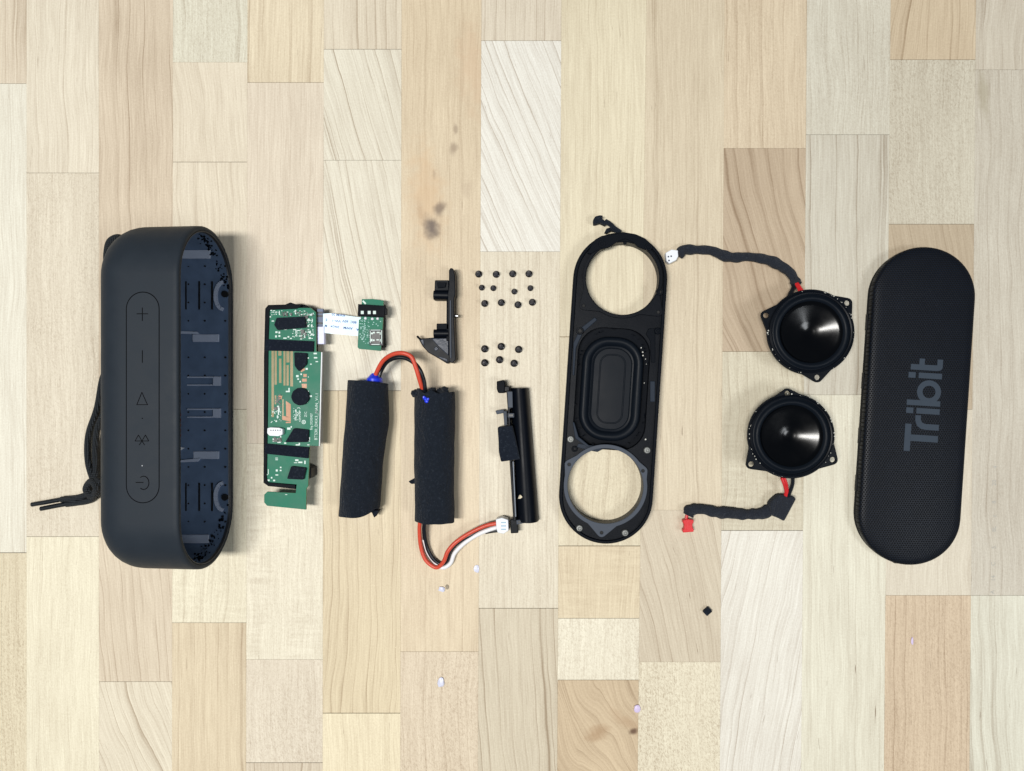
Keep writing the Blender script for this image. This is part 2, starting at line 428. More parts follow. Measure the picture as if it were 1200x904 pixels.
# ------------------------------------------------------------------ tabletop: butcher-block planks
table = bpy.data.objects.new('tabletop', bpy.data.meshes.new('tabletop')); COL.objects.link(table)
bm = B(); prism(bm, rect(-560, -460, 430, 420), -40, -1.5)
for v in bm.verts: v.co *= MM
bm.to_mesh(table.data); bm.free(); table['kind'] = 'structure'; table['_base'] = (0, 0, 0)
table.data.materials.append(plastic('brown_glue_line', (150, 124, 92), .8, .2))
BX = [(-235, -235), (-146, -146), (-57, -57), (31, 31), (115.7, 116), (202.7, 201.5), (290, 288.3), (379.5, 378), (470.6, 469), (564.3, 560), (658, 653), (757.5, 747.3),
      (849.3, 843.5), (945.7, 939), (1043.8, 1036), (1143.8, 1136), (1246, 1238), (1352, 1342), (1460, 1450)]
def bx(i, y): a, b = BX[i]; return a+(b-a)*y/904.0
D = dict
knots6 = [(534, 152, 1.3, 3.4, 0, .65, (150, 132, 112)), (532, 174, 2.2, 4.0, 0, .75, (150, 132, 112)), (509, 204, 1.0, 2.6, 0, .4, (150, 130, 108)),
          (515, 246, 3.2, 4.8, -.5, .85, (122, 106, 92)), (506, 267, 4.6, 7.0, .2, .9, (96, 84, 78)), (492, 247, 2.6, 7, .15, .35, (165, 138, 108)),
          (546, 219, 3, 6, 0, .28, (160, 140, 118)), (500, 235, 10, 30, .1, .5, (200, 168, 130)), (555, 80, 9, 26, .1, .4, (196, 166, 136))]
planks = [  # column, list of (y0, y1, colour, params)
 (0, [(-200, 330, (226, 210, 184), D(line=.4)), (330, 1100, (232, 222, 200), D(fleck=.3))]),
 (1, [(-200, 180, (230, 220, 198), D(fleck=.2)), (180, 720, (222, 204, 176), D(line=.5)), (720, 1100, (232, 224, 204), D())]),
 (2, [(-200, 98, (224, 208, 186), D(line=.55, spacing=9)), (98, 648, (238, 233, 218), D(line=.35, spacing=8)), (648, 1100, (222, 208, 178), D(fleck=.55, line=.3))]),
 (3, [(-200, 203, (228, 216, 196), D(line=.35, spacing=4.5)), (203, 629, (224, 212, 192), D(fleck=.42, line=.12)), (629, 1100, (236, 226, 200), D(fleck=.2, line=.15))]),
 (4, [(-200, 470, (212, 192, 168), D(line=.75, spacing=8, dk=.04, warp=10, patch=.8)), (470, 799, (216, 198, 174), D(line=.7, spacing=6, slope=.1, warp=9)), (799, 1100, (228, 216, 194), D(line=.7, spacing=5, slope=.28, warp=30))]),
 (5, [(-200, 73, (226, 221, 202), D(fleck=.35, line=.3, spacing=5)), (73, 190, (228, 214, 192), D(line=.3, spacing=7, slope=.1)), (190, 480, (226, 212, 190), D(line=.45, spacing=7)),
      (480, 730, (234, 224, 198), D(fleck=.3, curl=.5, line=.25)), (730, 1100, (220, 200, 168), D(line=.75, spacing=7, warp=5, fleck=.1))]),
 (6, [(-200, 97, (230, 212, 182), D(fleck=.15, line=.5, spacing=6, patch=.7)), (97, 520, (224, 208, 188), D(line=.2, spacing=4, warp=6)),
      (520, 773, (234, 224, 202), D(fleck=.25, curl=1.0, line=.15)), (773, 894, (224, 210, 190), D(fleck=.5, line=.2)), (894, 1100, (214, 198, 176), D(line=.8))]),
 (7, [(-200, 58, (226, 212, 190), D(line=.7, spacing=6, warp=4)), (58, 188, (230, 222, 204), D(line=.8, spacing=6, slope=.28, warp=6)), (188, 458, (230, 222, 204), D(line=.6, spacing=7, slope=.22, warp=10)),
      (458, 836, (220, 200, 164), D(line=.75, spacing=4.6, warp=16)), (836, 1100, (238, 222, 188), D(line=.3, spacing=14, fleck=.15))]),
 (8, [(-200, 764, (220, 198, 166), D(line=.22, spacing=4, warp=5, patch=.9, fleck=.1, knots=knots6)), (764, 1100, (220, 200, 174), D(fleck=.5, line=.3, spacing=3.5))]),
 (9, [(-200, 48, (220, 206, 186), D(line=.7, spacing=5.5, warp=4)), (48, 295, (240, 236, 228), D(line=.75, spacing=5.4, slope=.60, curve=-.0006, warp=8, pore=.8, patch=.3)),
      (295, 713, (226, 214, 192), D(line=.3, spacing=3.6, warp=5, fleck=.22)), (713, 1100, (210, 196, 172), D(line=.85, spacing=6.5, warp=9, slope=.05))]),
 (10, [(-200, 395, (228, 214, 184), D(line=.25, spacing=4, warp=5, pore=.5)), (395, 640, (226, 212, 182), D(line=.3, fleck=.3)), (640, 725, (224, 204, 170), D(curl=.9, line=.3, spacing=4)),
       (725, 797, (236, 226, 204), D(fleck=.5, line=.1)), (797, 1100, (198, 170, 134), D(line=.45, spacing=5, warp=62, slope=.35, patch=1.0, dk=.04,
        knots=[(742, 857, 3, 1.6, .2, .9, (92, 66, 50)), (700, 860, 7, 4, .4, .55, (150, 116, 82)), (738, 848, 12, 4, -.5, .4, (160, 128, 96))]))]),
 (11, [(-200, 598, (218, 200, 172), D(line=.35, spacing=6, warp=5, pore=.6)), (598, 776, (210, 194, 170), D(line=.6, spacing=6, slope=.24, pore=1.0)), (776, 1100, (232, 220, 194), D(fleck=.75, line=.1, pore=.6))]),
 (12, [(-200, 174, (222, 200, 170), D(line=.5, spacing=6, warp=5, fleck=.2)), (174, 412, (186, 160, 132), D(line=.6, spacing=9, slope=.45, curve=-.0012, warp=20, patch=.8)),
       (412, 622, (214, 204, 180), D(curl=.9, line=.4, fleck=.25)), (622, 1100, (236, 230, 220), D(line=.55, spacing=5.2, slope=-.30, curve=-.0004, warp=10))]),
 (13, [(-200, 158, (218, 212, 196), D(fleck=.25, line=.25)), (158, 463, (206, 199, 184), D(line=.7, spacing=11, warp=6, patch=.7)), (463, 1100, (232, 226, 206), D(line=.3, spacing=8, pore=1.0, warp=6))]),
 (14, [(-200, 70, (208, 184, 152), D(line=.7, spacing=7, slope=-.12, warp=24)), (70, 263, (208, 199, 180), D(fleck=.5, line=.15)), (263, 480, (184, 162, 134), D(line=.5, spacing=7, slope=.1)),
       (480, 698, (224, 212, 192), D(line=.3, warp=30)), (698, 1100, (212, 184, 152), D(fleck=.4, line=.6, spacing=3.4, warp=4))]),
 (15, [(-200, 82, (210, 199, 182), D(line=.5, spacing=9)), (82, 698, (206, 197, 182), D(fleck=.2, line=.35, spacing=6, patch=.8, knots=[(1152, 112, 3, 14, .1, .45, (150, 140, 112))])), (698, 1100, (228, 224, 206), D(line=.5, spacing=7, pore=.8))]),
 (16, [(-200, 200, (206, 196, 178), D(line=.3)), (200, 640, (210, 200, 182), D(fleck=.3)), (640, 1100, (226, 214, 190), D(line=.5))]),
 (17, [(-200, 420, (212, 200, 180), D(line=.5)), (420, 1100, (220, 208, 186), D(fleck=.3))]),
]
rnd = random.Random(3); seed = 1
for ci, rows in planks:
    for (y0, y1, rgb, kw) in rows:
        g = .02; ch = .07; top = rnd.uniform(-.03, .03)
        q = [P(bx(ci, y0), y0), P(bx(ci+1, y0), y0), P(bx(ci+1, y1), y1), P(bx(ci, y1), y1)]
        a, b_, c_, d_ = q
        jg = rnd.choice((.02, .07, .15))
        def ins(e): return [(a[0]+e+g*.5, a[1]-e-jg), (b_[0]-e-g*.5, b_[1]-e-jg), (c_[0]-e-g*.5, c_[1]+e+jg), (d_[0]+e+g*.5, d_[1]+e+jg)]
        bm = B(); o0, o1 = ins(0), ins(ch)
        loft(bm, [[(x, y, -1.6) for x, y in o0], [(x, y, top-ch) for x, y in o0], [(x, y, top) for x, y in o1]], False, True)
        finish('plank', bm, maple(rgb, seed*1.37, **kw), table, smooth=0); seed += 1
# faint stamped ruler numerals on the pale plank at the right edge
for i, (x, y, tx) in enumerate(((1166, 527, '.'), (1166, 546, '4'), (1165, 566, '20'), (1165, 587, '8.'), (1165, 603, 'c'), (1165, 620, '8L'), (1165, 640, '5.'), (1164, 660, 'C'), (1164, 678, '14'), (1163, 693, 'A'))):
    p = P(x, y); text_mesh('stamped_numeral', tx, 3.2, PI/2, (p[0]+1, p[1]-1.6), .07, M['ink'], table, .02)

# ------------------------------------------------------------------ speaker case (hollow housing lying on its long side)
R = 29.5; HL = 91.2; XF = -184.2; YC = P(245, 466, R)[1]; DEP = 48.0
def sec(x, inset, n=22, zc=R, rx=None):
    s = HL-R; r = R-inset
    return [(x, YC+(s+r*math.sin(PI*i/n) if True else 0), zc+r*math.cos(PI*i/n)) for i in range(n+1)] + \
           [(x, YC-(s+r*math.sin(PI*i/n)), zc-r*math.cos(PI*i/n)) for i in range(n+1)]
case = thing('speaker_case', 'hollow dark rubber speaker housing with button panel and open navy interior', 'speaker housing', (XF-DEP/2, YC, 0))
rings = [sec(XF-3.5, 2.9), sec(XF-.5, 2.5), sec(XF, 2.0), sec(XF+.05, 1.2), sec(XF-.35, .45), sec(XF-1.2, 0.05), sec(XF-3, 0)]
rings += [sec(XF-10-i*6, .05+.05*i) for i in range(4)]
x0 = XF-DEP+18
for i in range(0, 11):
    a = PI/2*i/10; rings.append(sec(x0-18*math.sin(a), .25+17*(1-math.cos(a))))
bm = B(); loft(bm, rings, False, True); finish('shell', bm, M['rubber'], case, smooth=60)
# pale-dark line of the rim's inner lip
bm = B(); loft(bm, [sec(XF-.9, 2.55), sec(XF-.2, 2.62), sec(XF-.3, 3.0), sec(XF-1.3, 3.15), sec(XF-1.6, 3.4)], False, False); finish('rim', bm, M['rim'], case, smooth=60)
LI = 3.1
rings = [sec(XF-1.2, LI), sec(XF-8, LI+.1), sec(XF-20, LI+.3), sec(XF-34, LI+.8)]+[sec(XF-34-8*math.sin(PI/2*i/5), LI+.8+8*(1-math.cos(PI/2*i/5))) for i in range(1, 6)]
bm = B(); loft(bm, rings, False, True); finish('inner_liner', bm, M['liner'], case, smooth=60)
def hit(px, py, lift=0.0):
    """point of the liner seen at this place of the picture"""
    s = HL-R; r = R-LI-.35-lift; z = 50.0
    while z > 0:
        x, y = P(px, py, z); dy = max(0, abs(y-YC)-s)
        if z < R and math.hypot(dy, z-R) > r: break
        z -= .1
    return (x, y, z)
def drape(bm, x0, y0, x1, y1, th, nx=3, ny=6, q=None):
    """slab laid on the inner wall over a quad of the picture"""
    q = q or [(x0, y0), (x1, y0), (x1, y1), (x0, y1)]
    def g(u, v, l):
        ax = q[0][0]*(1-u)*(1-v)+q[1][0]*u*(1-v)+q[2][0]*u*v+q[3][0]*(1-u)*v
        ay = q[0][1]*(1-u)*(1-v)+q[1][1]*u*(1-v)+q[2][1]*u*v+q[3][1]*(1-u)*v
        x, y, z = hit(ax, ay); return bm.verts.new((x, y, z+l))
    T = [[g(i/nx, j/ny, th) for j in range(ny+1)] for i in range(nx+1)]
    Bt = [[bm.verts.new(v.co-Vector((0, 0, th+.4))) for v in row] for row in T]
    for i in range(nx):
        for j in range(ny):
            bm.faces.new((T[i][j], T[i+1][j], T[i+1][j+1], T[i][j+1])); bm.faces.new((Bt[i][j+1], Bt[i+1][j+1], Bt[i+1][j], Bt[i][j]))
    for i in range(nx):
        for j in (0, ny): bm.faces.new((T[i][j], T[i+1][j], Bt[i+1][j], Bt[i][j]))
    for j in range(ny):
        for i in (0, nx): bm.faces.new((T[i][j], T[i][j+1], Bt[i][j+1], Bt[i][j]))
for q in ((211, 293.5, 247, 303.5), (226, 392, 257, 401), (227, 529, 257, 538), (211, 626.5, 245, 636.5)):
    bm = B(); drape(bm, *q, .7); finish('foam_pad', bm, M['lavender'], case, bevel=.3)
for q in ([(211, 388.5), (232, 389), (234, 392), (211, 391.3)], [(208, 539.5), (236, 537), (233, 541), (208, 542)]):
    bm = B(); drape(bm, 0, 0, 0, 0, 1.2, q=q); finish('rib', bm, M['lavender'], case, bevel=.1)
for y in (441.5, 479.0):
    bm = B(); drape(bm, 220, y, 250, y+1.6, .9); drape(bm, 220, y+9.2, 250, y+10.8, .9); drape(bm, 250.3, y, 259, y+10.8, .9)
    finish('bracket', bm, M['lavender'], case, bevel=.1)
def dline(bm, pts, wd, th):
    for a, b in zip(pts, pts[1:]):
        v = Vector((b[0]-a[0], b[1]-a[1])).normalized(); n = Vector((-v.y, v.x))*wd/2
        drape(bm, 0, 0, 0, 0, th, 1, 1, q=[(a[0]+n.x, a[1]+n.y), (b[0]+n.x, b[1]+n.y), (b[0]-n.x, b[1]-n.y), (a[0]-n.x, a[1]-n.y)])
for cy, hy in ((347, 345), (582, 583)):
    bm = B(); dline(bm, [(263-9*math.cos(a)-1, cy+16*math.sin(a)) for a in [PI/2*(-1+2*i/8)*.98 for i in range(9)]], 4, .9); finish('curved_rib', bm, M['lavender'], case)
    bm = B(); x, y, z = hit(264, hy); lathe(bm, (x, y), [(1.9, z-.2), (1.9, z+.9), (.05, z+.9)], 16); finish('screw_hole', bm, M['black_hole'], case)
for yy0 in (330, 566):
    for x in (217.5, 233, 248):
        bm = B(); drape(bm, x, yy0, x+1.6, yy0+33, .5, 1, 4); finish('floor_rib', bm, M['black_hole'], case)
k = 0
bm = B()
for x in (221, 240, 264):
    y = 312.0
    while y < 628:
        if not (x > 260 and (330 < y < 356 or 572 < y < 594)) and not (388 < y < 402 or 528 < y < 542):
            px_, py_, pz_ = hit(x, y); lathe(bm, (px_, py_), [(.62, pz_-.5), (.55, pz_+.25), (.05, pz_+.25)], 8)
        y += 21.4
o = finish('vent_holes', bm, M['black_hole'], case); 
bm = B(); drape(bm, 0, 0, 0, 0, 1.2, 1, 2, q=[(208.5, 523), (217, 525), (212, 528), (210, 533)]); finish('white_flake', bm, M['white'], case)
bm = B()
for y in (485, 491, 497, 503, 509): drape(bm, 211, y, 212.6, y+3, .5, 1, 1)
finish('red_marking', bm, M['red_dot'], case)
bm = B()
for i in range(150):
    if i % 2: t_ = random.random(); px_, py_ = 236+36*t_, 277+70*t_**1.5
    else: t_ = random.random(); px_, py_ = 230+42*t_, 656-66*t_**1.5
    px_ += random.gauss(-2, 2.2); py_ += random.gauss(0, 3)
    x, y, z = hit(px_, py_)
    if x < XF-1.6: blob(bm, (x, y, z+.2), random.uniform(.25, .85), 1, .45, .6)
o = finish('glue_residue', bm, M['black_matt'], case); o['kind'] = 'stuff'
# button panel on the upper face
ZT = 2*R-.04
def ptop(px, py, dz=0.0): return P(px, py, ZT+dz)
pc = ptop(167.3, 466); hw = (ptop(187, 466)[0]-ptop(147.6, 466)[0])/2; hl = (ptop(167, 342)[1]-ptop(167, 590)[1])/2
st = [(pc[0]+x, pc[1]+y) for x, y in stadium(hl-.4, hw-.4)]
bm = B(); prism(bm, st, ZT-1.5, ZT+.10); finish('button_panel', bm, M['rubber'], case, bevel=.12)
st2 = [(pc[0]+x, pc[1]+y) for x, y in stadium(hl, hw)]
bm = B(); prism(bm, st2, ZT-1.5, ZT+.06, [st]); finish('panel_groove', bm, M['icon'], case, smooth=0)  # slightly proud black ring, the groove's shade put into its colour
def strokes(name, segs, wd, label=None, closed=False, dz=.14):
    bm = B()
    for pts in segs:
        mm = [Vector(ptop(a, b)) for a, b in pts]
        for a, b in zip(mm, mm[1:]):
            v = (b-a).normalized(); n = Vector((-v.y, v.x))*wd/2; e = v*wd*.3
            prism(bm, [tuple(a+n-e), tuple(b+n+e), tuple(b-n+e), tuple(a-n-e)], ZT-.1, ZT+dz+.05+random.uniform(0, .01))
    o = finish(name, bm, M['icon'], case, smooth=0)
    if label: o['label'] = label
    return o
strokes('plus_icon', [[(160.5, 368), (173.5, 368)], [(167, 361), (167, 376)]], .38)
strokes('minus_icon', [[(167, 411), (167, 425)]], .38)
strokes('play_icon', [[(166.5, 460), (160.5, 474.5), (173, 474.5), (166.5, 460)]], .36)
strokes('bluetooth_icon', [[(158.5, 517), (174.5, 517)], [(158.5, 517), (162.4, 510), (166.5, 517), (169.5, 521.5)], [(174.5, 517), (170.6, 510), (166.5, 517), (163.5, 521.5)]], .34)
strokes('power_icon', [[(168.5+6.2*math.cos(a), 566+7.8*math.sin(a)) for a in [math.radians(-125+250*i/14) for i in range(15)]], [(159.5, 565.5), (168, 565.5)]], .4)
for (x, y, m_) in ((167, 490.5, 'icon'), (166.8, 546, 'dot')):
    p = ptop(x, y); bm = B(); lathe(bm, p, [(.3, ZT), (.3, ZT+.2), (.05, ZT+.22)], 10); finish('indicator_dot', bm, M[m_], case)

# wrist strap
strap = thing('wrist_strap', 'black braided wrist cord knotted at the left side of the housing', 'cord', tuple(P3(110, 575, 0)))
def cordpts(l): return [tuple(P3(*p)) for p in l]
bm = B(); tube(bm, cordpts([(131, 430, 3), (121, 442, 3), (114, 478, 3), (105, 505, 3), (102.5, 525, 3), (104, 545, 3), (109, 562, 4)]), 1.75, 12, 10); finish('cord', bm, M['cord'], strap)
bm = B(); tube(bm, cordpts([(131, 470, 2.5), (122, 485, 3), (114, 503, 5), (112, 530, 3), (112.5, 550, 3), (112, 564, 5)]), 1.7, 12, 10); finish('cord', bm, M['cord'], strap)
bm = B(); tube(bm, cordpts([(133, 320, 24), (127, 308, 26), (127, 294, 28), (130, 284, 30), (138, 279.5, 29), (145, 283, 24), (150, 290, 16)]), 2.3, 12, 8); q = P3(137, 282, 29); blob(bm, (q.x, q.y, 27), 3.2, 2, .12, 1)
finish('cord', bm, M['cord'], strap)
bm = B()
tube(bm, cordpts([(109, 560, 4), (116, 566, 6), (115, 577, 5), (106, 581, 5), (101, 573, 4), (107, 564, 6), (113, 572, 7.5), (109, 583, 4)]), 1.9, 12, 10)
finish('knot', bm, M['cord'], strap)
bm = B(); tube(bm, cordpts([(108, 574, 3.5), (101, 580, 3), (88, 584, 2.4), (72, 585.5, 2)]), 1.75, 12, 8); finish('cord', bm, M['cord'], strap)
bm = B(); tube(bm, cordpts([(112, 581, 3), (104, 587, 2.4), (90, 589.5, 2.2), (78, 591, 2)]), 1.75, 12, 8); finish('cord', bm, M['cord'], strap)
bm = B(); tube(bm, cordpts([(74, 585, 2), (58, 588, 1.8), (37.5, 591.5, 1.6)]), 1.3, 12, 4); finish('cord_tip', bm, M['heatshrink'], strap)
bm = B(); tube(bm, cordpts([(80, 590.5, 2), (66, 593, 1.8), (48, 596.5, 1.6)]), 1.3, 12, 4); finish('cord_tip', bm, M['heatshrink'], strap)

# ------------------------------------------------------------------ main circuit board
ZB = 12.0
mb = thing('main_circuit_board', 'long green circuit board with two black foam bands and copper traces', 'circuit board', tuple(P3(342, 480, 0)))
board = [(314, 361), (364, 361), (370, 366), (370.5, 412), (376, 412.5), (373.5, 523), (363, 522.5), (361, 570), (359, 573), (358.5, 597.5), (313, 593), (309.5, 589), (309.5, 580), (313, 576.5), (346.5, 578), (347.5, 568), (312, 565), (311, 520)]
a = ppoly(board, ZB); bm = B(); prism(bm, a, ZB-1.3, ZB)
for f in bm.faces:
    f.normal_update()
    if abs(f.normal.z) < .5: f.material_index = 1
finish('board', bm, [M['pcb'], M['pcb_edge']], mb, bevel=.12)
pxprism('plastic_tray', [(310.5, 362), (314, 357.5), (334, 357), (340, 354.5), (346, 356.5), (356, 357), (366, 362), (364, 515), (356, 520), (354, 562), (354, 568), (346.5, 573.5), (314, 570), (308.5, 566), (309, 420)], 0, ZB-1.4, M['black_matt'], mb, bevel=.3)
pxprism('tray_lip', [(312, 359.5), (335, 358.5), (341, 355.5), (354, 358), (353, 359), (348, 362), (316, 363.5), (314.5, 400), (313.8, 480), (312.6, 560), (314, 565.5), (346, 568.5), (346, 573), (314, 569.5), (308.8, 565), (309.5, 470), (311, 380)], ZB-1.4, ZB+.5, M['black_matt'], mb, bevel=.2)
pxprism('foam_band', [(311, 397.5), (367.5, 400), (367, 412.5), (310, 411)], ZB-1, ZB+1.3, M['foam_strip'], mb, bevel=.3)
pxprism('foam_band', [(310.5, 520), (362, 524.5), (361, 537.5), (310, 532)], ZB-1, ZB+1.3, M['foam_strip'], mb, bevel=.3)
pxprism('foam_pad', [(324, 372.5), (357, 371), (358.5, 384), (325, 387), (321, 381)], ZB, ZB+1.6, M['foam'], mb, bevel=.25, rnd=.6)
pxprism('foam_pad', [(344.5, 413), (359.5, 414), (359, 427), (350, 435.5), (345, 429)], ZB, ZB+1.8, M['foam'], mb, bevel=.25, rnd=.8)
pxprism('foam_pad', [(351.5+10.8*math.cos(2*PI*i/9+.3), 465+10.8*math.sin(2*PI*i/9+.3)) for i in range(9)], ZB, ZB+2, M['foam'], mb, bevel=.25, rnd=1.2)
pxprism('foam_pad', [(344, 502), (361.5, 504), (360.5, 518.5), (334, 518.5)], ZB, ZB+1.8, M['foam'], mb, bevel=.25, rnd=.8)
pxprism('foam_pad', [(341, 546.5), (358.5, 548.5), (355.5, 562.5), (336, 561.5)], ZB, ZB+1.8, M['foam'], mb, bevel=.25, rnd=.8)
bm = B()
for (x0_, y0_, x1_, y1_) in ((318.2, 411.5, 321, 489), (321.8, 411.5, 324.4, 451), (326.2, 411.5, 329.8, 417), (327, 420.5, 329.8, 449), (332.2, 411.5, 334.6, 452), (335.6, 411.5, 339.2, 425), (335.8, 428, 338.4, 452), (340.2, 411.5, 343.4, 453),
                              (322, 463.5, 323.8, 474), (330.8, 468, 332.4, 490)):
    prism(bm, ppoly([(x0_, y0_), (x1_, y0_), (x1_, y1_), (x0_, y1_)], ZB), ZB-.2, ZB+.04)
o = finish('copper_traces', bm, M['copper'], mb, smooth=0)
bm = B()
for pts in ([(335, 470), (340.8, 474), (340.8, 489), (335.5, 489)], [(330.6, 487.5), (340.8, 489.3), (340.8, 494.5), (330.6, 492)], [(335, 494.5), (340.8, 494.7), (340.8, 496), (335, 496)], [(326, 464), (331, 464), (330, 468), (327, 469)],
            [(352, 434), (357, 431.5), (357.5, 434), (353, 436.5)], [(355.5, 438.5), (359.5, 438.5), (359.5, 442), (355.5, 442)], [(354, 444), (359.5, 444), (359.5, 447.5), (354, 447.5)], [(353.5, 450), (359.5, 450), (359.5, 455), (354, 455)]):
    prism(bm, ppoly(pts, ZB), ZB-.2, ZB+.05)
finish('bare_copper_pads', bm, M['orange_copper'], mb, smooth=0)
# silkscreen marks and tiny soldered components
rs = random.Random(11)
bm = B()
marks = [(318, 364, 2, 1), (317, 371.5, 1.5, 1.5), (320, 376.5, 3, 1.2), (324, 366, 2.4, 1), (327.5, 367, 1, 5), (333.5, 368, 2, 2), (337, 366, 2, 1), (341, 368, 3, 1.5), (346.5, 366, 1.5, 5), (350, 367, 2.6, 1.5), (353.5, 369, 2, 1.4), (357, 368, 2.5, 1),
         (362.5, 369, 3.6, 1.6), (365.5, 369, 1.4, 2.6), (362, 375.5, 4, 1.3), (366, 375.5, 1.2, 2.4), (361.5, 382.5, 2, 1.6), (365.5, 382, 1.8, 3), (363.5, 389.5, 2, 3), (365.5, 392, 2.4, 1.8), (363, 396.5, 2.5, 2), (324, 389.5, 2.6, 2), (327.5, 390, 2, 2.4), (323.5, 394.5, 2, 2.4), (327.5, 394, 2.2, 2),
         (334, 396.5, 4, 1.4), (338, 395, 2, 1.8), (341, 396.8, 2.4, 1.2), (334.5, 386.5, 3, .7), (347, 389, 1, 5), (350, 387.5, 3, 1), (352, 394, 3.5, 1.2), (357, 393, 1, 5), (353, 397.5, 2.4, 1), (358.5, 389.5, 1.4, 1.4),
         (369.5, 414.5, 4, 1.8), (370, 419.5, 4, 1.6), (371.5, 424, 3, 1.2), (360, 419.8, 4.5, 1.6), (364.5, 427, 2, 1.2), (359.5, 432.5, 2.6, 2.2), (348.5, 441, 3, 2.5), (349.5, 444.5, 2, 1.6), (353, 438.8, 1.8, 1.8), (352, 447.5, 1.8, 1.8), (361.5, 442, 1, 1),
         (337.5, 459, 5, 1.6), (338.8, 457, 1.4, 4.5), (364.5, 464.5, 2.6, 2), (361.5, 459, 1.4, 1.8), (359.5, 471.5, 2.4, 1.8), (326, 476.5, 2.6, 1.6), (326.5, 482, 1.4, 9), (327.5, 480, 1, 6), (324, 493.8, 2, 1.8), (325.5, 489, 2, 2),
         (338.5, 502.5, 4, 2.6), (341.5, 500.5, 1.5, 2), (355, 504.5, 1, .8), (360, 508.5, 1.2, 1.2), (358, 515, 3, 1.4), (334.3, 519.5, 2.6, 1.6), (349, 521.5, 4.6, 1.4), (351, 520.5, 1.6, 2.6), (321, 516, 3, 4), (326, 514.5, 3, 1.4), (327, 518.5, 4, 1.4), (329, 512, 1.2, 3),
         (348, 539.5, 4, 2), (352, 542, 5, 1.8), (357.5, 542, 1.6, 4), (346.5, 542.5, 4, .8), (311.5, 540, 1.6, 1.6), (324.3, 537, 3.2, .8), (324.3, 539, 3.2, .8), (324.5, 551.5, 2.4, 2.4), (329, 548, 1.8, 1.6), (329, 551.5, 2, 1.6), (324.5, 556.8, 3.4, 1.2), (314.5, 553, .8, 6), (313, 556.5, 2.4, .8),
         (318.5, 560, 1.8, 1.8), (314.8, 563, 2.6, 1.8), (321.5, 563.2, 2.4, 1.8), (335.5, 579.8, 2.4, .7), (362, 517, 3, 1), (363, 514, 1, 3), (361.5, 521.5, 2.6, 1)]
for (x, y, w_, h_) in marks:
    cx, cy = P(x, y, ZB); prism(bm, [(cx+u*w_*.235, cy+v*h_*.235) for u, v in ((-1, -1), (1, -1), (1, 1), (-1, 1))], ZB-.1, ZB+rs.uniform(.05, .3))
for i in range(190):   # little pads scattered round the parts
    x, y = rs.choice([(rs.uniform(317, 368), rs.uniform(364, 370)), (rs.uniform(343, 368), rs.uniform(386, 397)), (rs.uniform(360, 368), rs.uniform(365, 396)), (rs.uniform(344, 352), rs.uniform(478, 494)), (rs.uniform(318, 330), rs.uniform(476, 496))])
    cx, cy = P(x, y, ZB); s_ = rs.uniform(.15, .34); prism(bm, rect(cx-s_, cy-s_*.7, cx+s_, cy+s_*.7), ZB-.1, ZB+rs.uniform(.04, .2))
o = finish('solder_marks', bm, M['silk'], mb, smooth=0); o['kind'] = 'stuff'
bm = B()
for i in range(110):
    x, y = rs.choice([(rs.uniform(330, 368), rs.uniform(366, 371)), (rs.uniform(352, 360), rs.uniform(386, 396)), (rs.uniform(322, 330), rs.uniform(463, 480)), (rs.uniform(320, 330), rs.uniform(513, 518)), (rs.uniform(356, 360), rs.uniform(370, 385))])
    cx, cy = P(x, y, ZB); s_ = rs.uniform(.25, .55); prism(bm, rect(cx-s_, cy-s_*.7, cx+s_, cy+s_*.7), ZB-.1, ZB+rs.uniform(.2, .6))
for (x, y, w_, h_) in ((359, 372, 5, 4), (355, 389, 3.5, 4), (333, 369, 2, 4), (336.5, 369, 2, 3.5), (323.5, 479, 3.5, 3.5), (358, 465, 4, 4), (323.5, 516.5, 4, 3)):
    cx, cy = P(x, y, ZB); prism(bm, rect(cx-w_*.23, cy-h_*.23, cx+w_*.23, cy+h_*.23), ZB-.1, ZB+.7)
o = finish('small_chips', bm, M['chip'], mb, smooth=0); o['kind'] = 'stuff'
p = P(371.8, 516, ZB); text_mesh('board_text', 'BTS30_DKK3_MAIN_V1.1', 2.35, PI/2-.02, p, ZB+.02, M['silk'], mb, .03, 1.02, .02)
p = P(366.0, 504, ZB); text_mesh('board_text', 'Eng 20200907', 1.9, PI/2-.02, p, ZB+.02, M['silk'], mb, .03, .85)
p = P(348.0, 493, ZB); text_mesh('board_text', 'Power', 1.9, PI/2, p, ZB+.02, M['silk'], mb, .03, 1.1, .02)
p = P(352.5, 493, ZB); text_mesh('board_text', 'EHH75', 1.7, PI/2, p, ZB+.02, M['silk'], mb, .03, 1.0)
p = P(359.5, 489, ZB); text_mesh('board_text', 'Z/C', 1.9, PI/2, p, ZB+.02, M['silk'], mb, .03, 1.0)
cx, cy = P(356, 494.8, ZB); bm = B(); prism(bm, circ(cx, cy, 1.15), ZB, ZB+.05, [circ(cx, cy, .8)]); prism(bm, circ(cx, cy, .4, 10), ZB, ZB+.05); finish('round_mark', bm, M['silk'], mb, smooth=0)
pxprism('battery_socket', [(313, 502), (317, 501), (327, 501.5), (331, 503), (331, 509.5), (326, 511.5), (315.5, 511), (312.8, 508)], ZB, ZB+3.2, M['white'], mb, bevel=.35)
bm = B()
for i in range(5):
    cx, cy = P(317.5+2.7*i, 504.4, ZB+3.2); prism(bm, rect(cx-.35, cy-.3, cx+.35, cy+.3), ZB+3, ZB+3.26)
finish('socket_contacts', bm, M['dark_steel'], mb, smooth=0)
pxbox('ribbon_socket', 371.6, 362, 378.6, 382.4, 7.0, 9.4, plastic('grey_blue_socket', (84, 96, 122), .5, .1), mb, .15)
bm = B()
for y in (366.5, 370.5, 379): prism(bm, ppoly([(372, y-1), (378, y-1), (378, y+1.2), (372, y+1.2)], 9.5), 9, 9.6)
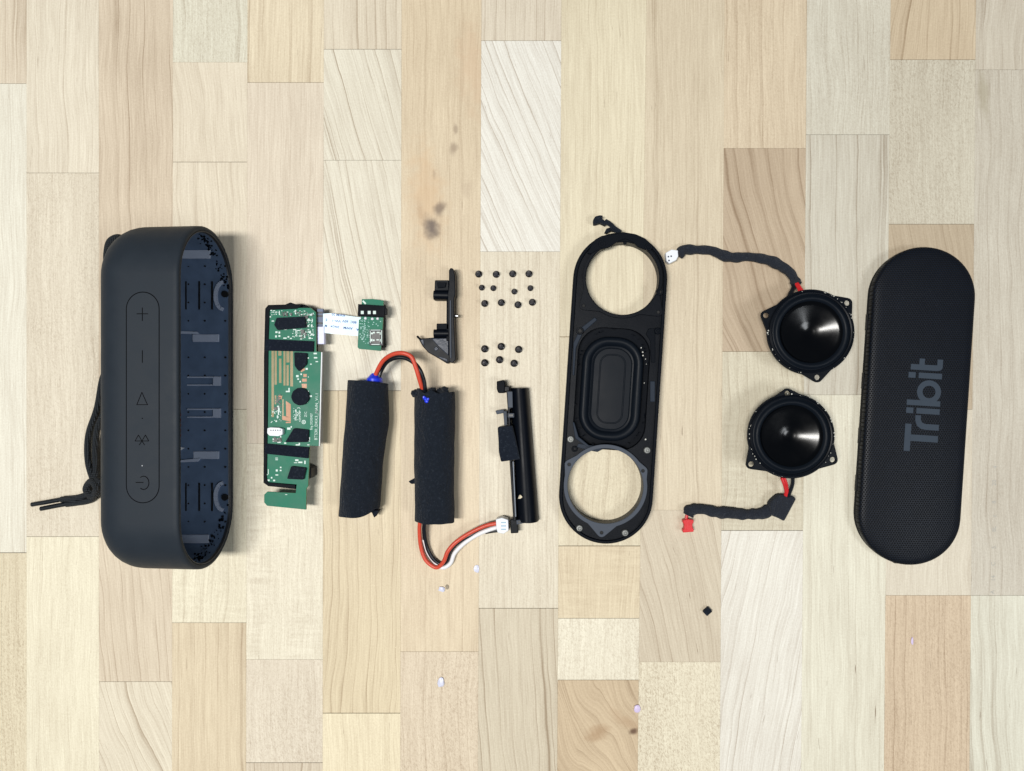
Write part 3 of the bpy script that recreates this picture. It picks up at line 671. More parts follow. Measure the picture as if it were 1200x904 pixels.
finish('socket_slots', bm, M['chip'], mb, smooth=0)
pxbox('socket_latch', 371.8, 382.8, 380, 403.5, 6.5, 9.8, plastic('lavender_nylon', (202, 204, 232), .4, .1), mb, .3)
# bright fibreglass edge on the right, its highlight painted as a white strip
pxprism('edge_highlight', [(376.4, 413), (377.4, 413), (374.6, 523), (373.8, 523)], ZB-1.6, ZB-.1, M['white'], mb, 0)
pxprism('lower_clip', [(361, 547), (364.5, 549), (364.5, 559), (361, 562)], 0, ZB-2, M['black_plastic'], mb, .2)

# ribbon cable
rb = thing('ribbon_cable', 'white flat ribbon cable with blue print between the two green boards', 'ribbon cable', tuple(P3(398, 382, 0)))
top_ = [(377.5, 367.8), (388, 367.4), (400, 369), (412, 370.8), (423, 372.2)]; bot_ = [(378.5, 390.2), (388, 391.2), (400, 392.2), (411, 393.3), (420, 394)]
zs = [9.3, 9.5, 8.9, 7.9, 7.0]
bm = B(); R0 = []
for a, b, z in zip(spline([(x, y, z) for (x, y), z in zip(top_, zs)], 4), spline([(x, y, z) for (x, y), z in zip(bot_, zs)], 4), range(99)):
    A = P3(a.x, a.y, a.z); Bq = P3(b.x, b.y, b.z); dz = Vector((0, 0, .22)); R0.append([tuple(A), tuple(Bq), tuple(Bq-dz), tuple(A-dz)])
loft(bm, R0); finish('flat_cable', bm, M['ribbon'], rb, smooth=30)
def rtext(s, px, py, size, z=None):
    KX = [(P(a, 380, h)[0], h) for (a, b), h in zip(top_, zs)]
    def zf(x):
        for (xa, ha), (xb, hb_) in zip(KX, KX[1:]):
            if x <= xb: return ha+(hb_-ha)*max(0, (x-xa)/(xb-xa))+.06
        return KX[-1][1]+.06
    p = P(px, py, 9.0); text_mesh('blue_print', s, size, PI-.10, p, 9.0, M['blue_ink'], rb, .02, 1.05, .035, zf)
rtext('AWM 20', 404.5, 368.8, 1.9); rtext('80C  60V', 417, 376.6, 1.9); rtext('VW-1', 399.5, 375.5, 1.9); rtext('AWM', 412.5, 383.8, 1.9); rtext('20624', 398, 382.4, 1.9); rtext('A', 419.5, 385, 1.9); rtext('E', 384, 374, 1.9); rtext('M', 384, 381, 1.9)

# small board
zb = 7.5
sb = thing('small_circuit_board', 'small green circuit board with black socket beside the top of the battery', 'circuit board', tuple(P3(434, 382, 0)))
a = ppoly([(424, 350.8), (437, 350.5), (449.5, 352.5), (449, 373), (448, 390), (446.3, 411.5), (420.5, 409), (419, 407), (420.5, 375), (423, 374)], zb)
bm = B(); prism(bm, a, zb-1.2, zb)
for f in bm.faces:
    f.normal_update()
    if abs(f.normal.z) < .5: f.material_index = 1
finish('board', bm, [M['pcb'], M['pcb_edge']], sb, bevel=.1)
pxbox('under_block', 424, 356, 449, 407, 0, zb-1.25, M['black_matt'], sb, .2)
pxprism('socket', [(419.5, 356.5), (451.5, 358.5), (450.5, 372), (419, 370.5)], zb, zb+3, M['black_matt'], sb, .25)
pxbox('socket_end', 449.8, 361, 453.2, 369, zb-.5, zb+2.2, M['black_plastic'], sb, .3)
for x in (424.5, 432.6, 438.8):
    pxbox('contact_pin', x-1.7, 364.5, x+1.7, 368.3, zb+2.8, zb+3.15, M['silk'], sb, .05)
for x, y in ((428.4, 373.3), (436.4, 374), (442.6, 373.6)):
    bm = B(); c = P3(x, y, zb); blob(bm, (c.x, c.y, zb+.2), .8, 2, .12, .6); finish('solder_joint', bm, M['white'], sb)
c = P(427, 354.6, zb); bm = B(); box(bm, c[0], c[1], zb, zb+.2, 2.4, .9, -.8); finish('white_arrow_mark', bm, M['silk'], sb, smooth=0)
pxbox('metal_chip_frame', 433, 386.5, 448.5, 405, zb, zb+1.4, M['dark_steel'], sb, .1)
pxbox('sensor_chip', 435, 388.5, 446, 403, zb+1.4, zb+1.9, M['chip'], sb, .1)
bm = B()
for (x, y, w_, h_) in ((435.5, 391, 3, 2), (438, 390, 2.5, 2), (443, 389.8, 3.4, 1.5), (445.5, 391, 1, 3), (435.5, 398.8, 2, 3), (438, 399, 2, 2), (442.5, 398.5, 3, 1.4), (445.6, 399, 1, 3), (440, 403.8, 10, .9), (434, 395, .8, 14), (447.2, 395, .8, 16), (440, 387, 12, .7)):
    cx, cy = P(x, y, zb+2); prism(bm, rect(cx-w_*.23, cy-h_*.23, cx+w_*.23, cy+h_*.23), zb+1.2, zb+1.95)
finish('chip_contacts', bm, M['silk'], sb, smooth=0)
bm = B()
for i in range(80):
    x, y = rs.uniform(422, 433), rs.uniform(375, 405)
    if y > 398 and x < 426: continue
    cx, cy = P(x, y, zb); s_ = rs.uniform(.15, .4); prism(bm, rect(cx-s_, cy-s_*.6, cx+s_, cy+s_*.6), zb-.1, zb+rs.uniform(.04, .3))
for x, y in ((438, 378), (441, 380), (443, 382), (437, 380.5), (446, 377)):
    cx, cy = P(x, y, zb); prism(bm, rect(cx-.3, cy-.25, cx+.3, cy+.25), zb-.1, zb+.2)
o = finish('solder_marks', bm, plastic('pale_green_silkscreen', (150, 190, 185), .5, .1), sb, smooth=0); o['kind'] = 'stuff'

# ------------------------------------------------------------------ batteries in cloth wrap
def battery(label, tl, tr, br, bl, zc, rag_top, rag_bot, fin, sd):
    """outline corners in the picture at mid height; the sleeve is a lumpy tube round a blue cell"""
    A0, A1 = Vector(P(*tl, zc)), Vector(P(*tr, zc)); B0, B1 = Vector(P(*bl, zc)), Vector(P(*br, zc))
    t = thing('battery', label, 'battery', ((A0.x+B1.x)/2, (A0.y+B1.y)/2, 0), 'batteries wrapped in black cloth')
    rr = random.Random(sd); n = 56; m = 40; ph = [rr.uniform(0, 6.28) for _ in range(12)]
    def pt(s, a, ins=0.0):
        L_ = A0.lerp(B0, s); R_ = A1.lerp(B1, s); c = (L_+R_)/2; ax = (B0+B1-A0-A1).normalized()
        side = (R_-L_)/2; r = side.length; sn = side.normalized()
        ca, sa = math.cos(a), math.sin(a)
        k = 1+.018*math.sin(3*a+ph[0]+s*3)+.010*math.sin(7*a+ph[1]-s*9)+(.006*math.sin(17*s+2*a+ph[2])+.006*math.sin(31*s+3*a+ph[5]))
        kk = fin(s, a)
        x = (r-ins)*ca*k*(1+kk); z = (zc-ins)*sa*k
        z = max(z, -zc+.1)
        end = 0.0
        if s == 0: end = -rag_top(a)
        if s == 1: end = rag_bot(a)
        q = c+sn*x+ax*end
        return (q.x, q.y, zc+z)
    rings = []
    for s in (0.05, 0.0): rings.append([pt(s, 2*PI*i/n, 1.2) for i in range(n)])
    for j in range(m+1): rings.append([pt(j/m, 2*PI*i/n) for i in range(n)])
    for s in (1.0, 0.95): rings.append([pt(s, 2*PI*i/n, 1.2) for i in range(n)])
    bm = B(); loft(bm, rings, False, False)
    finish('cloth_wrap', bm, M['wrap'], t, smooth=50)
    bm = B(); loft(bm, [[pt(s, 2*PI*i/n, 1.5) for i in range(n)] for s in (.02, .25, .5, .75, .98)]); finish('cell', bm, M['blue'], t, smooth=50)
    return t
def fin1(s, a):
    d = math.cos(a+.45); f = math.exp(-((s-.28)/.16)**2)*.17+math.exp(-((s-.6)/.3)**2)*.02
    return f*max(0, d)**3
def rag(seed_, amp):
    r = random.Random(seed_); ks = [(r.uniform(.4, 1), r.choice((1, 2, 3, 5, 8)), r.uniform(0, 6)) for _ in range(5)]
    return lambda a: amp*max(-.6, sum(k*math.sin(f*a+p) for k, f, p in ks)/2)
b1 = battery('slanted battery left of the other one, blue cap showing at its top', (409, 446), (455, 450), (444, 599), (397, 601), 10.2,
             lambda a: 0.5*math.sin(a)*1.2, rag(4, 3.2), fin1, 2)
b2 = battery('upright battery right of the other one, closed top with a tiny blue dot', (486, 457), (533.5, 463), (532, 612), (486.5, 609), 10.2,
             rag(8, 1.3), rag(9, .5), lambda s, a: 0.0, 5)
# blue shrink at the top of the first cell
bm = B(); c = P3(438.5, 444, 12); 
loft(bm, [[(c.x+r_*math.cos(a), c.y+dy, 11+5.5*k_*math.sin(a)) for a in [2*PI*i/16 for i in range(16)]] for dy, r_, k_ in ((-6, 4.6, 1), (0, 4.3, .95), (1.5, 3.0, .7), (3, 1.6, .4))])
finish('shrink_cap', bm, M['blue'], b1)
bm = B(); prism(bm, ppoly([(411, 446.5), (431, 446), (431, 449), (413, 449.5)], 15), 6, 15.5); finish('shrink_edge', bm, plastic('pale_blue_film', (96, 116, 190), .3, .1), b1, bevel=.3)
bm = B()
for (x, y, r_) in ((498, 467, 1.0), (500, 470, 1.15), (501.5, 468, .7), (496.8, 465.6, .7)): q = P3(x, y, 20.2); blob(bm, (q.x, q.y, 20.3), r_, 2, .25, .5)
finish('blue_tear', bm, M['blue'], b2)
bm = B(); q = P3(498, 608.5, 18); blob(bm, (q.x, q.y, 16.6), 2.0, 2, .3, 1); finish('blue_film', bm, M['blue'], b2)
bm = B()
for (x, y) in ((488, 461), (496, 460), (508, 459), (516, 460.5), (522, 457.5), (527, 464)): q = P3(x, y, 12); blob(bm, (q.x, q.y, 14), 2.3, 2, .25, 1.3)
finish('folded_end', bm, M['wrap'], b2)
bm = B(); prism(bm, rounded(ppoly([(478.5, 564.5), (485, 561), (488, 563), (488, 567), (482, 567.5)], 7), .5), 4, 7); finish('cloth_tag', bm, M['wrap'], b2, bevel=.3)
bm = B(); prism(bm, rounded(ppoly([(430, 599), (435, 601), (438, 607.5), (443.5, 599)], 9), .5), 3, 8); finish('cloth_tag', bm, M['wrap'], b1, bevel=.4)

def wires(name, label, parts, group=None, end=None):
    o = thing(name, label, 'wires', tuple(P3(parts[0][1][0][0], parts[0][1][0][1], 0)))
    for nm, pts, r_, mt in parts:
        bm = B(); tube(bm, cordpts(pts), r_, 12, 10); finish(nm, bm, M[mt], o, smooth=60)
    return o
wires('battery_link_wires', 'red and black wires arching between the tops of the two batteries', [
    ('red_wire', [(438, 446, 12), (442, 435, 14), (449, 423, 17), (460, 415.5, 20), (472, 414, 22), (482, 418.5, 22), (487, 430, 21), (491, 443, 19), (495, 457, 15), (496, 462, 13)], 1.2, 'red_wire'),
    ('black_wire', [(442.5, 446, 12), (447, 434, 12), (454, 424, 15), (464, 419.5, 17), (474, 419.5, 18), (484, 424.5, 19), (492, 434, 19), (496.5, 446, 17), (498, 458, 15), (498, 463, 13)], 1.25, 'black_wire')])
lead = wires('battery_lead_wires', 'red, black and white wires curving from the second battery to a white plug', [
    ('red_wire', [(493, 606, 9), (491.5, 620, 7), (493, 640, 4), (498, 655, 3), (506, 663, 3), (513, 665, 3.5), (520, 658, 5), (525, 646, 6), (535, 635, 6), (552, 624, 6), (570, 616, 6), (585, 613, 6)], 1.15, 'red_wire'),
    ('black_wire', [(498, 606, 9), (497, 622, 6), (500, 640, 3), (507, 654, 2), (516, 661, 1.6), (523, 658, 2.6), (528, 645, 4), (538, 635, 4), (552, 627, 4), (568, 622, 3), (585, 619, 4)], 1.2, 'black_wire'),
    ('white_wire', [(497, 632, 4), (502, 648, 1.6), (511, 660, 1.3), (519, 665.5, 1.6), (528, 660, 2), (533, 648, 3), (545, 636, 3.6), (560, 626.5, 4.6), (573, 621, 5), (585, 617.5, 5)], 1.2, 'white_wire'),
    ('black_wire', [(569, 624, 2), (575, 622.8, 2.4), (586, 621.5, 3)], 1.1, 'black_wire')])
pxprism('plug', [(581, 609), (588, 607), (595.5, 609.5), (596, 622), (590, 626), (583, 624.5), (581.5, 618)], 1.5, 8, M['white'], lead, .4)
bm = B()
for y in (612.5, 616.5, 620.5): prism(bm, ppoly([(587, y-.8), (593, y-.8), (593, y+.9), (587, y+.9)], 8), 7, 8.08)
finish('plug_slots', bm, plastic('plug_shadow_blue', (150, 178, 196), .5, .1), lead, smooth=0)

# ------------------------------------------------------------------ plastic bracket with smoky wedge
br = thing('plastic_bracket', 'narrow black plastic bracket with a smoky wedge foot left of the screws', 'bracket', tuple(P3(528, 370, 0)))
pxprism('spine', [(526, 317), (528, 314), (531, 315), (533, 322), (533.5, 345), (532, 350), (532, 380), (533, 400), (534, 422), (530, 426), (526, 424), (525, 380), (524.5, 345), (526, 335)], 0, 9, M['black_plastic'], br, .35)
pxprism('spine_rib', [(523.3, 347), (525.8, 347), (526, 400), (523, 400)], 2, 6.5, M['black_matt'], br, .2)
pxprism('spine_rib', [(527, 352), (528.6, 352), (529, 420), (527.4, 420)], 9, 9.8, M['grey_plastic'], br, .2)
pxprism('upper_block', [(509.5, 328.5), (526, 328.5), (526, 341), (509, 341)], 1, 8, M['black_plastic'], br, .4)
pxprism('clip', [(512, 331), (523, 331), (522, 337), (513, 338)], 8, 9, M['black_matt'], br, .3)
bm = B(); tube(bm, [tuple(P3(508.5, 346, 6)), tuple(P3(516, 346.2, 6)), tuple(P3(526, 346.4, 6))], 2.6, 16, 3); finish('roller', bm, M['shiny_black'], br)
pxbox('roller_seat', 508.2, 341, 526, 352, .5, 5.5, M['black_plastic'], br, .5)
bm = B(); tube(bm, [tuple(P3(528.5, 370.2, 5)), tuple(P3(533, 370.4, 5)), tuple(P3(537, 370.6, 5))], .9, 12, 3); finish('pin', bm, M['steel'], br)
pxbox('lower_block', 511.5, 379.3, 526, 386.5, .5, 6.5, M['black_matt'], br, .35)
bm = B(); tube(bm, [tuple(P3(508.6, 391, 5)), tuple(P3(517, 391, 5)), tuple(P3(526, 391, 5))], 2.3, 16, 3); finish('roller', bm, M['shiny_black'], br)
pxbox('roller_seat', 508, 387, 526, 396.5, .5, 5, M['black_plastic'], br, .4)
pxprism('wedge_foot', [(490.5, 397.5), (493, 397), (508, 395.8), (526.5, 395.6), (527, 424), (524, 426.5), (515, 421), (502, 413.5), (495, 406)], 0, 5.5, M['shiny_black'], br, .4)
pxprism('smoky_facet', [(505.5, 396.8), (525.5, 396.6), (525.5, 417), (519, 411), (513, 405.5)], 5.3, 6.2, M['wedge'], br, .3)
pxprism('smoky_facet', [(492.5, 398.2), (496.3, 398), (497, 405), (494.5, 403)], 5.3, 6.0, M['wedge'], br, .2)
pxprism('smoky_facet', [(508, 409), (511, 405.8), (514.5, 409), (510.5, 412)], 5.3, 6.0, M['wedge'], br, .3)
pxprism('smoky_facet', [(512, 417), (524.5, 421), (524.5, 424), (516, 420.5)], 5.3, 5.9, M['wedge'], br, .2)
bm = B(); tube(bm, [tuple(P3(494, 398.5, 5)), tuple(P3(491, 396.5, 5.5)), tuple(P3(488.8, 394, 6))], .6, 8, 3); finish('spike', bm, M['black_plastic'], br)

# ------------------------------------------------------------------ half-round battery bracket
hb = thing('battery_holder', 'long half-round black plastic holder with foam pad on its left edge', 'holder', tuple(P3(612, 530, 0)))
def hx(s): return (P3(597.5+8*s, 455+157*s, 8), P3(619.5+12*s, 455.5+155*s, 3))
bm = B(); rings = []
for j in range(13):
    s = j/12; A, C = hx(s); c = Vector(((A.x+C.x)/2, (A.y+C.y)/2, 0)); hw_ = abs(C.x-A.x)/2
    rr = []
    for i in range(17):
        a = PI*i/16; rr.append((c.x+hw_*math.cos(a), c.y, .3+10.5*math.sin(a)**.8))
    for i in range(17):
        a = PI*(16-i)/16; rr.append((c.x+(hw_-1)*math.cos(a), c.y, .2+(9.3)*math.sin(a)**.8))
    rings.append(rr)
loft(bm, rings); finish('half_tube', bm, M['shiny_black'], hb, smooth=45)
pxprism('side_rail', [(593.5, 458), (600, 458), (600.5, 478), (597.5, 480), (599.5, 540), (605, 611), (601.5, 611), (597, 540), (595, 482)], 0, 8, M['black_plastic'], hb, .3)
pxprism('grey_tab', [(594.5, 459), (600.5, 459), (601, 478), (595.5, 478)], 8, 10, M['grey_plastic'], hb, .3)
pxprism('end_clip', [(582, 447), (591, 445.5), (592, 450), (591, 461), (584, 461), (582, 456)], 0, 8, M['black_matt'], hb, .5)
pxbox('clip_bridge', 588, 453, 597, 459, 3, 7, M['black_plastic'], hb, .3)
pxprism('tab_arm', [(580.5, 481.5), (590.5, 480), (591, 484), (582, 486)], 2, 6, M['grey_plastic'], hb, .3)
pxprism('tab_arm', [(589.5, 482), (594, 482), (594.5, 499), (591, 499)], 2, 7, M['grey_plastic'], hb, .3)
pxprism('side_slot', [(595, 484.5), (602.5, 484.5), (602.5, 489.5), (595, 489.5)], 8, 11, M['grey_plastic'], hb, .2)
pxprism('side_slot', [(596, 485.6), (601.5, 485.6), (601.5, 488.4), (596, 488.4)], 8, 11.3, M['chip'], hb, .1)
pxprism('foam_pad', [(583, 501), (600, 499), (604, 514), (609.5, 538.5), (587, 541.5), (584.5, 530), (584, 516)], 4, 12.5, M['foam'], hb, .6)
pxprism('thin_rod', [(600.5, 541), (602, 541), (605, 606), (603.5, 606)], 6, 9.5, M['rod'], hb, .2)
pxprism('end_plate', [(598, 609), (606, 607), (607.5, 625), (598.5, 625.5)], 0, 7, M['black_plastic'], hb, .4)
pxprism('end_slot', [(605, 610), (616, 608.5), (616.5, 613), (605.5, 615)], 4, 8.5, M['grey_plastic'], hb, .2)
pxprism('end_slot', [(607, 611), (614.5, 610), (614.8, 612.2), (607.3, 613.3)], 8, 8.8, M['chip'], hb, .1)
bm = B(); c = P3(609.5, 582.5, 9.5); blob(bm, (c.x, c.y, 9.8), 1.15, 1, .35, .8); finish('pale_chip_stuck', bm, plastic('cream_flake', (226, 214, 186), .5, .2), hb)

# ------------------------------------------------------------------ screws, standing on their heads
heads = B(); lathe(heads, (0, 0), [(.3, 0), (1.75, 0), (2.0, .25), (2.02, .7), (1.8, 1.15), (1.3, 1.4), (.9, 1.45)], 20)
pr = [(.95, 1.4)]
z = 1.5
while z < 4.8: pr += [(1.18, z), (.92, z+.22)]; z += .45
pr += [(.8, 5.0), (.45, 5.5), (.1, 5.9)]
shank = B(); lathe(shank, (0, 0), pr, 14)
mh = finish('screw', heads, M['dark_steel']); 
M['screw'] = plastic('black_screw', (24, 22, 26), .28, .1, 3, .2, 0, .6, .5)
mh.data.materials.clear(); mh.data.materials.append(M['screw'])
hmesh = mh.data; bpy.data.objects.remove(mh)
ms = finish('shank', shank, plastic('grey_thread', (92, 92, 98), .35, .1, 3, .2, 0, .5, .6)); smesh = ms.data; bpy.data.objects.remove(ms)
ordn = ['first', 'second', 'third', 'last']
def screw(x, y, s, label):
    q = P3(x, y, 1); e = thing('screw', label, 'screw', (q.x, q.y, .06), 'small black screws in two clusters')
    e.rotation_euler = (0, 0, random.uniform(0, 6)); e.scale = (s, s, s)
    for n_, m_ in (('head', hmesh), ('shank', smesh)):
        c = bpy.data.objects.new(n_, m_); COL.objects.link(c); c.parent = e
for r_, (row, nm) in enumerate((([(560.8, 321.3), (581.4, 321.6), (600.7, 321), (619.8, 321)], 'top row of the upper screw cluster'),
                                ([(564.5, 337.2), (578, 337.8), (602.7, 341.8), (621.5, 337.8)], 'middle row of the upper screw cluster'),
                                ([(567.9, 355.8), (587.4, 354.8), (606.9, 357.3), (623.8, 354.4)], 'bottom row of the upper screw cluster'))):
    for i, (x, y) in enumerate(row):
        screw(x, y, .84 if r_ == 1 else 1.0, '%s black screw from the left in the %s' % (ordn[i], nm))
for row, nm in (([(568, 409), (587.3, 406.3), (607.7, 409.7)], 'upper row of the lower screw cluster'), ([(568, 425.4), (585.4, 421.8), (602.4, 426)], 'lower row of the lower screw cluster')):
    for i, (x, y) in enumerate(row): screw(x, y, 1.05, '%s black screw in the %s' % (['left', 'middle', 'right'][i], nm))

# ------------------------------------------------------------------ baffle frame with passive radiator
ZF = 9.0
fr_top, fr_bot = P3(730.5, 272, ZF), P3(706.5, 638, ZF)
fc = (fr_top+fr_bot)/2; ang = math.atan2(-(fr_top-fr_bot).x, (fr_top-fr_bot).y); FHL = (fr_top-fr_bot).xy.length/2
FHW = 25.6
def FL(x, y): ca, sa = math.cos(ang), math.sin(ang); return (fc.x+x*ca-y*sa, fc.y+x*sa+y*ca)
def FLl(l): return [FL(*p) for p in l]
frame = thing('speaker_baffle', 'long black oval frame with two round openings and a passive radiator between', 'speaker frame', (fc.x, fc.y, 0))
def toF(px, py, z=ZF):
    x, y = P(px, py, z); dx, dy = x-fc.x, y-fc.y; ca, sa = math.cos(-ang), math.sin(-ang); return (dx*ca-dy*sa, dx*sa+dy*ca)
h1 = toF(729.5, 326.5); h2 = toF(709.3, 569.5); hr1 = 19.9; hr2 = 20.6
rad = toF(717, 456)
def rrect(cx, cy, hw_, hl_, r_, n=8):
    out = []
    for (sx, sy, a0) in ((1, 1, 0), (-1, 1, PI/2), (-1, -1, PI), (1, -1, 3*PI/2)):
        for i in range(n+1): a = a0+PI/2*i/n; out.append((cx+sx*(hw_-r_)+r_*math.cos(a), cy+sy*(hl_-r_)+r_*math.sin(a)))
    return out
open1, open2 = FLl(circ(*h1, hr1, 64)), FLl(circ(*h2, hr2, 64))
open3 = FLl(rrect(rad[0], rad[1], 19.8, 33.5, 14))
bm = B(); prism(bm, FLl(stadium(FHL, FHW, 32)), 0, ZF-1.5, [open1, open2, open3]); finish('frame_plate', bm, M['black_plastic'], frame, bevel=.5)
# raised outer lip
bm = B(); prism(bm, FLl(stadium(FHL-.3, FHW-.3, 32)), ZF-1.6, ZF, [FLl(stadium(FHL-2.0, FHW-2.0, 32))]); finish('outer_lip', bm, M['black_matt'], frame, bevel=.35)
def collar(h, r_, z0, z1, wd, m_, nm):
    bm = B(); prism(bm, FLl(circ(*h, r_+wd, 64)), z0, z1, [FLl(circ(*h, r_-.05, 64))]); return finish(nm, bm, m_, frame, bevel=.25)
collar(h1, hr1, ZF-1.6, ZF-.2, 1.6, M['black_plastic'], 'opening_rim')
# polar union outline of a disc with ears
def eared(c, r_, ears, er, n=150):
    def hull(pts):
        pts = sorted(set(pts)); lo = []; up = []
        for p in pts:
            while len(lo) > 1 and (lo[-1][0]-lo[-2][0])*(p[1]-lo[-2][1])-(lo[-1][1]-lo[-2][1])*(p[0]-lo[-2][0]) <= 0: lo.pop()
            lo.append(p)
        for p in reversed(pts):
            while len(up) > 1 and (up[-1][0]-up[-2][0])*(p[1]-up[-2][1])-(up[-1][1]-up[-2][1])*(p[0]-up[-2][0]) <= 0: up.pop()
            up.append(p)
        return lo[:-1]+up[:-1]
    hs = []
    for e in ears:
        d = Vector((e[0]-c[0], e[1]-c[1])); a = math.atan2(d.y, d.x)
        hs.append(hull([(c[0]+(r_-.6)*math.cos(a+t), c[1]+(r_-.6)*math.sin(a+t)) for t in [math.radians(q) for q in range(-24, 25, 4)]]+[(c[0]-r_*.3*math.cos(a), c[1]-r_*.3*math.sin(a))]+circ(e[0], e[1], er, 24)))
    out = []
    for i in range(n):
        a = 2*PI*i/n; dx, dy = math.cos(a), math.sin(a); best = r_
        for hh in hs:
            for j in range(len(hh)):
                x1, y1 = hh[j][0]-c[0], hh[j][1]-c[1]; x2, y2 = hh[(j+1) % len(hh)][0]-c[0], hh[(j+1) % len(hh)][1]-c[1]
                den = dx*(y2-y1)-dy*(x2-x1)
                if abs(den) < 1e-9: continue
                t = (x1*(y2-y1)-y1*(x2-x1))/den; u = (x1*dy-y1*dx)/den
                if t > 0 and 0 <= u <= 1: best = max(best, t)
        out.append((c[0]+best*dx, c[1]+best*dy))
    return out
def gasket(h, r_, ears_px, m_, z0, z1, nm, er=2.5, wd=2.1):
    c = FL(*h); ears = [P(x, y, z1) for x, y in ears_px]
    bm = B(); prism(bm, eared(c, r_+wd, ears, er), z0, z1, [circ(*c, r_+.02, 64)]+[circ(*e, .95, 12) for e in ears]); finish(nm, bm, m_, frame, bevel=.2)
    for e in ears:
        bm = B(); lathe(bm, e, [(.9, z0+.1), (.9, z1-.6), (.05, z1-.7)], 12); finish('ear_hole', bm, M['black_hole'], frame)
gasket(h2, hr2, [(667, 544.5), (753.5, 552), (705, 624.5)], M['grey_plastic'], ZF-1.6, ZF+.9, 'gasket_ring')  # lower ring's lighter grey paints in the light falling on it
gasket(h1, hr1+.4, [(684, 358.5), (732.5, 285), (771.5, 366)], M['black_plastic'], ZF-1.6, ZF+.3, 'gasket_ring', 2.3, 1.4)
# inner curved cloth bands near the upper opening
pxprism('top_flap', [(697, 281), (705, 276.5), (722, 274.5), (730, 272), (745, 274.5), (757, 280), (766, 290), (757, 293), (748, 290), (742, 284), (733, 280), (724, 283), (714, 290), (700, 293.5), (692, 298), (688, 297)], ZF-1, ZF+1.0, M['black_matt'], frame, .4, rnd=.8)
for (x, y) in ((705.5, 286), (760, 289.5), (773, 342), (679.5, 388)):
    c = P(x, y, ZF+1); bm = B(); prism(bm, circ(*c, 2.0, 20), ZF-2, ZF+1.3, [circ(*c, 1.1, 20)]); finish('screw_boss', bm, M['black_plastic'], frame, bevel=.2)
    bm = B(); lathe(bm, c, [(1.1, ZF-2), (1.1, ZF+.3), (.05, ZF+.2)], 16); finish('boss_hole', bm, M['black_hole'], frame)
for (x, y) in ((668.6, 515), (758.5, 528), (679, 619.5), (732.7, 625), (679.5, 388.5), (771, 388)):
    c = P(x, y, ZF); bm = B(); lathe(bm, c, [(1.9, ZF-1.6), (1.9, ZF-.4), (1.5, ZF), (.9, ZF+.05), (.7, ZF-.3), (.05, ZF-.35)], 18); finish('metal_insert', bm, M['black_matt'] if y < 400 else M['insert'], frame)
c = P(673.3, 526.5, ZF); bm = B(); prism(bm, circ(*c, 1.7, 20), ZF-1.6, ZF-.3, [circ(*c, .8, 16)]); finish('screw_boss', bm, M['black_matt'], frame, bevel=.2)
pxprism('pale_rib', [(677.5, 520), (700, 523.5), (706, 527), (700, 530), (690, 528), (676, 524)], ZF-1.6, ZF-.7, M['soft_grey'], frame, .2)
# webs beside the radiator recess
pxprism('side_web', [(672, 402), (680, 385), (697, 372), (700, 375), (683, 390), (675, 408), (673, 440), (671, 440)], ZF-1.6, ZF-.6, M['soft_grey'], frame, .3)
pxprism('side_web', [(671, 495), (673, 495), (678, 512), (690, 522), (712, 524), (712, 526), (688, 524), (674, 514)], ZF-1.6, ZF-.6, M['soft_grey'], frame, .3)
pxbox('side_latch', 762, 447, 767.5, 471, ZF-1.6, ZF-.5, M['soft_grey'], frame, .2)
pxprism('side_web', [(760, 385), (768, 385), (768, 425), (763, 425), (762, 400), (757, 392)], ZF-1.6, ZF-.9, M['black_matt'], frame, .3)
bm = B()
for (x, y) in ((751, 408), (753, 413), (756, 421), (757, 427), (753, 417), (754.5, 449), (756, 515)):
    q = P3(x, y, 6); blob(bm, (q.x, q.y, ZF-1.6), random.uniform(.25, .5), 1, .4, .7)
finish('glue_drips', bm, M['glue'], frame)
bm = B()
for i in range(40):
    a = random.uniform(0, 2*PI); x, y = rad[0]+math.cos(a)*19.6, rad[1]+math.copysign(1, math.sin(a))*abs(math.sin(a))**.6*33
    q = FL(x, y); blob(bm, (q[0], q[1], ZF-2.6), random.uniform(.25, .55), 1, .4, .7)
o = finish('glue_specks', bm, M['black_matt'], frame); o['kind'] = 'stuff'
# radiator floor, surround, plate
bm = B(); prism(bm, open3, .2, 2.4); finish('radiator_base', bm, M['black_matt'], frame, smooth=30)
rings = []
SW, SL, SR = 17.0, 29.0, 14.8
for r_, z in ((0, 2.4), (.2, 4.6), (.9, 5.6), (1.8, 6.2), (2.8, 6.3), (3.8, 5.9), (4.8, 4.9), (5.3, 4.0), (5.5, 3.9)):
    rings.append([(*FL(*p), z) for p in rrect(rad[0], rad[1], SW-r_, SL-r_, max(SR-r_, 1))])
bm = B(); loft(bm, rings, False, True); finish('rubber_surround', bm, M['surround'], frame, smooth=60)
rings = [[(*FL(*p), z) for p in rrect(rad[0], rad[1], 10.6-e, 22.6-e, 9-e)] for e, z in ((0, 3.8), (0, 4.9), (.5, 5.3), (3.3, 5.35), (3.6, 5.05), (3.9, 5.05), (4.2, 5.3), (7, 5.35))]
bm = B(); loft(bm, rings, False, True); finish('radiator_plate', bm, M['surround'], frame, smooth=35)
# torn tape at the top
bm = B()
tube(bm, cordpts([(727, 273, 7), (720, 268, 7), (715, 263, 6), (709, 259, 5)]), lambda t: 1.5-.2*t, 8, 5, .5)
prism(bm, rounded(ppoly([(695, 258), (697.5, 254), (703, 252.5), (706.5, 253), (705, 256.5), (712, 261), (709, 264), (703, 261), (699, 262.5), (695.5, 263)], 5), .4), 1, 5.2)
prism(bm, rounded(ppoly([(708.5, 272), (711, 267.5), (716, 266), (722, 271), (716, 270), (711, 273)], 5), .3), 1, 4)
finish('torn_tape', bm, M['wrap'], frame, smooth=40)

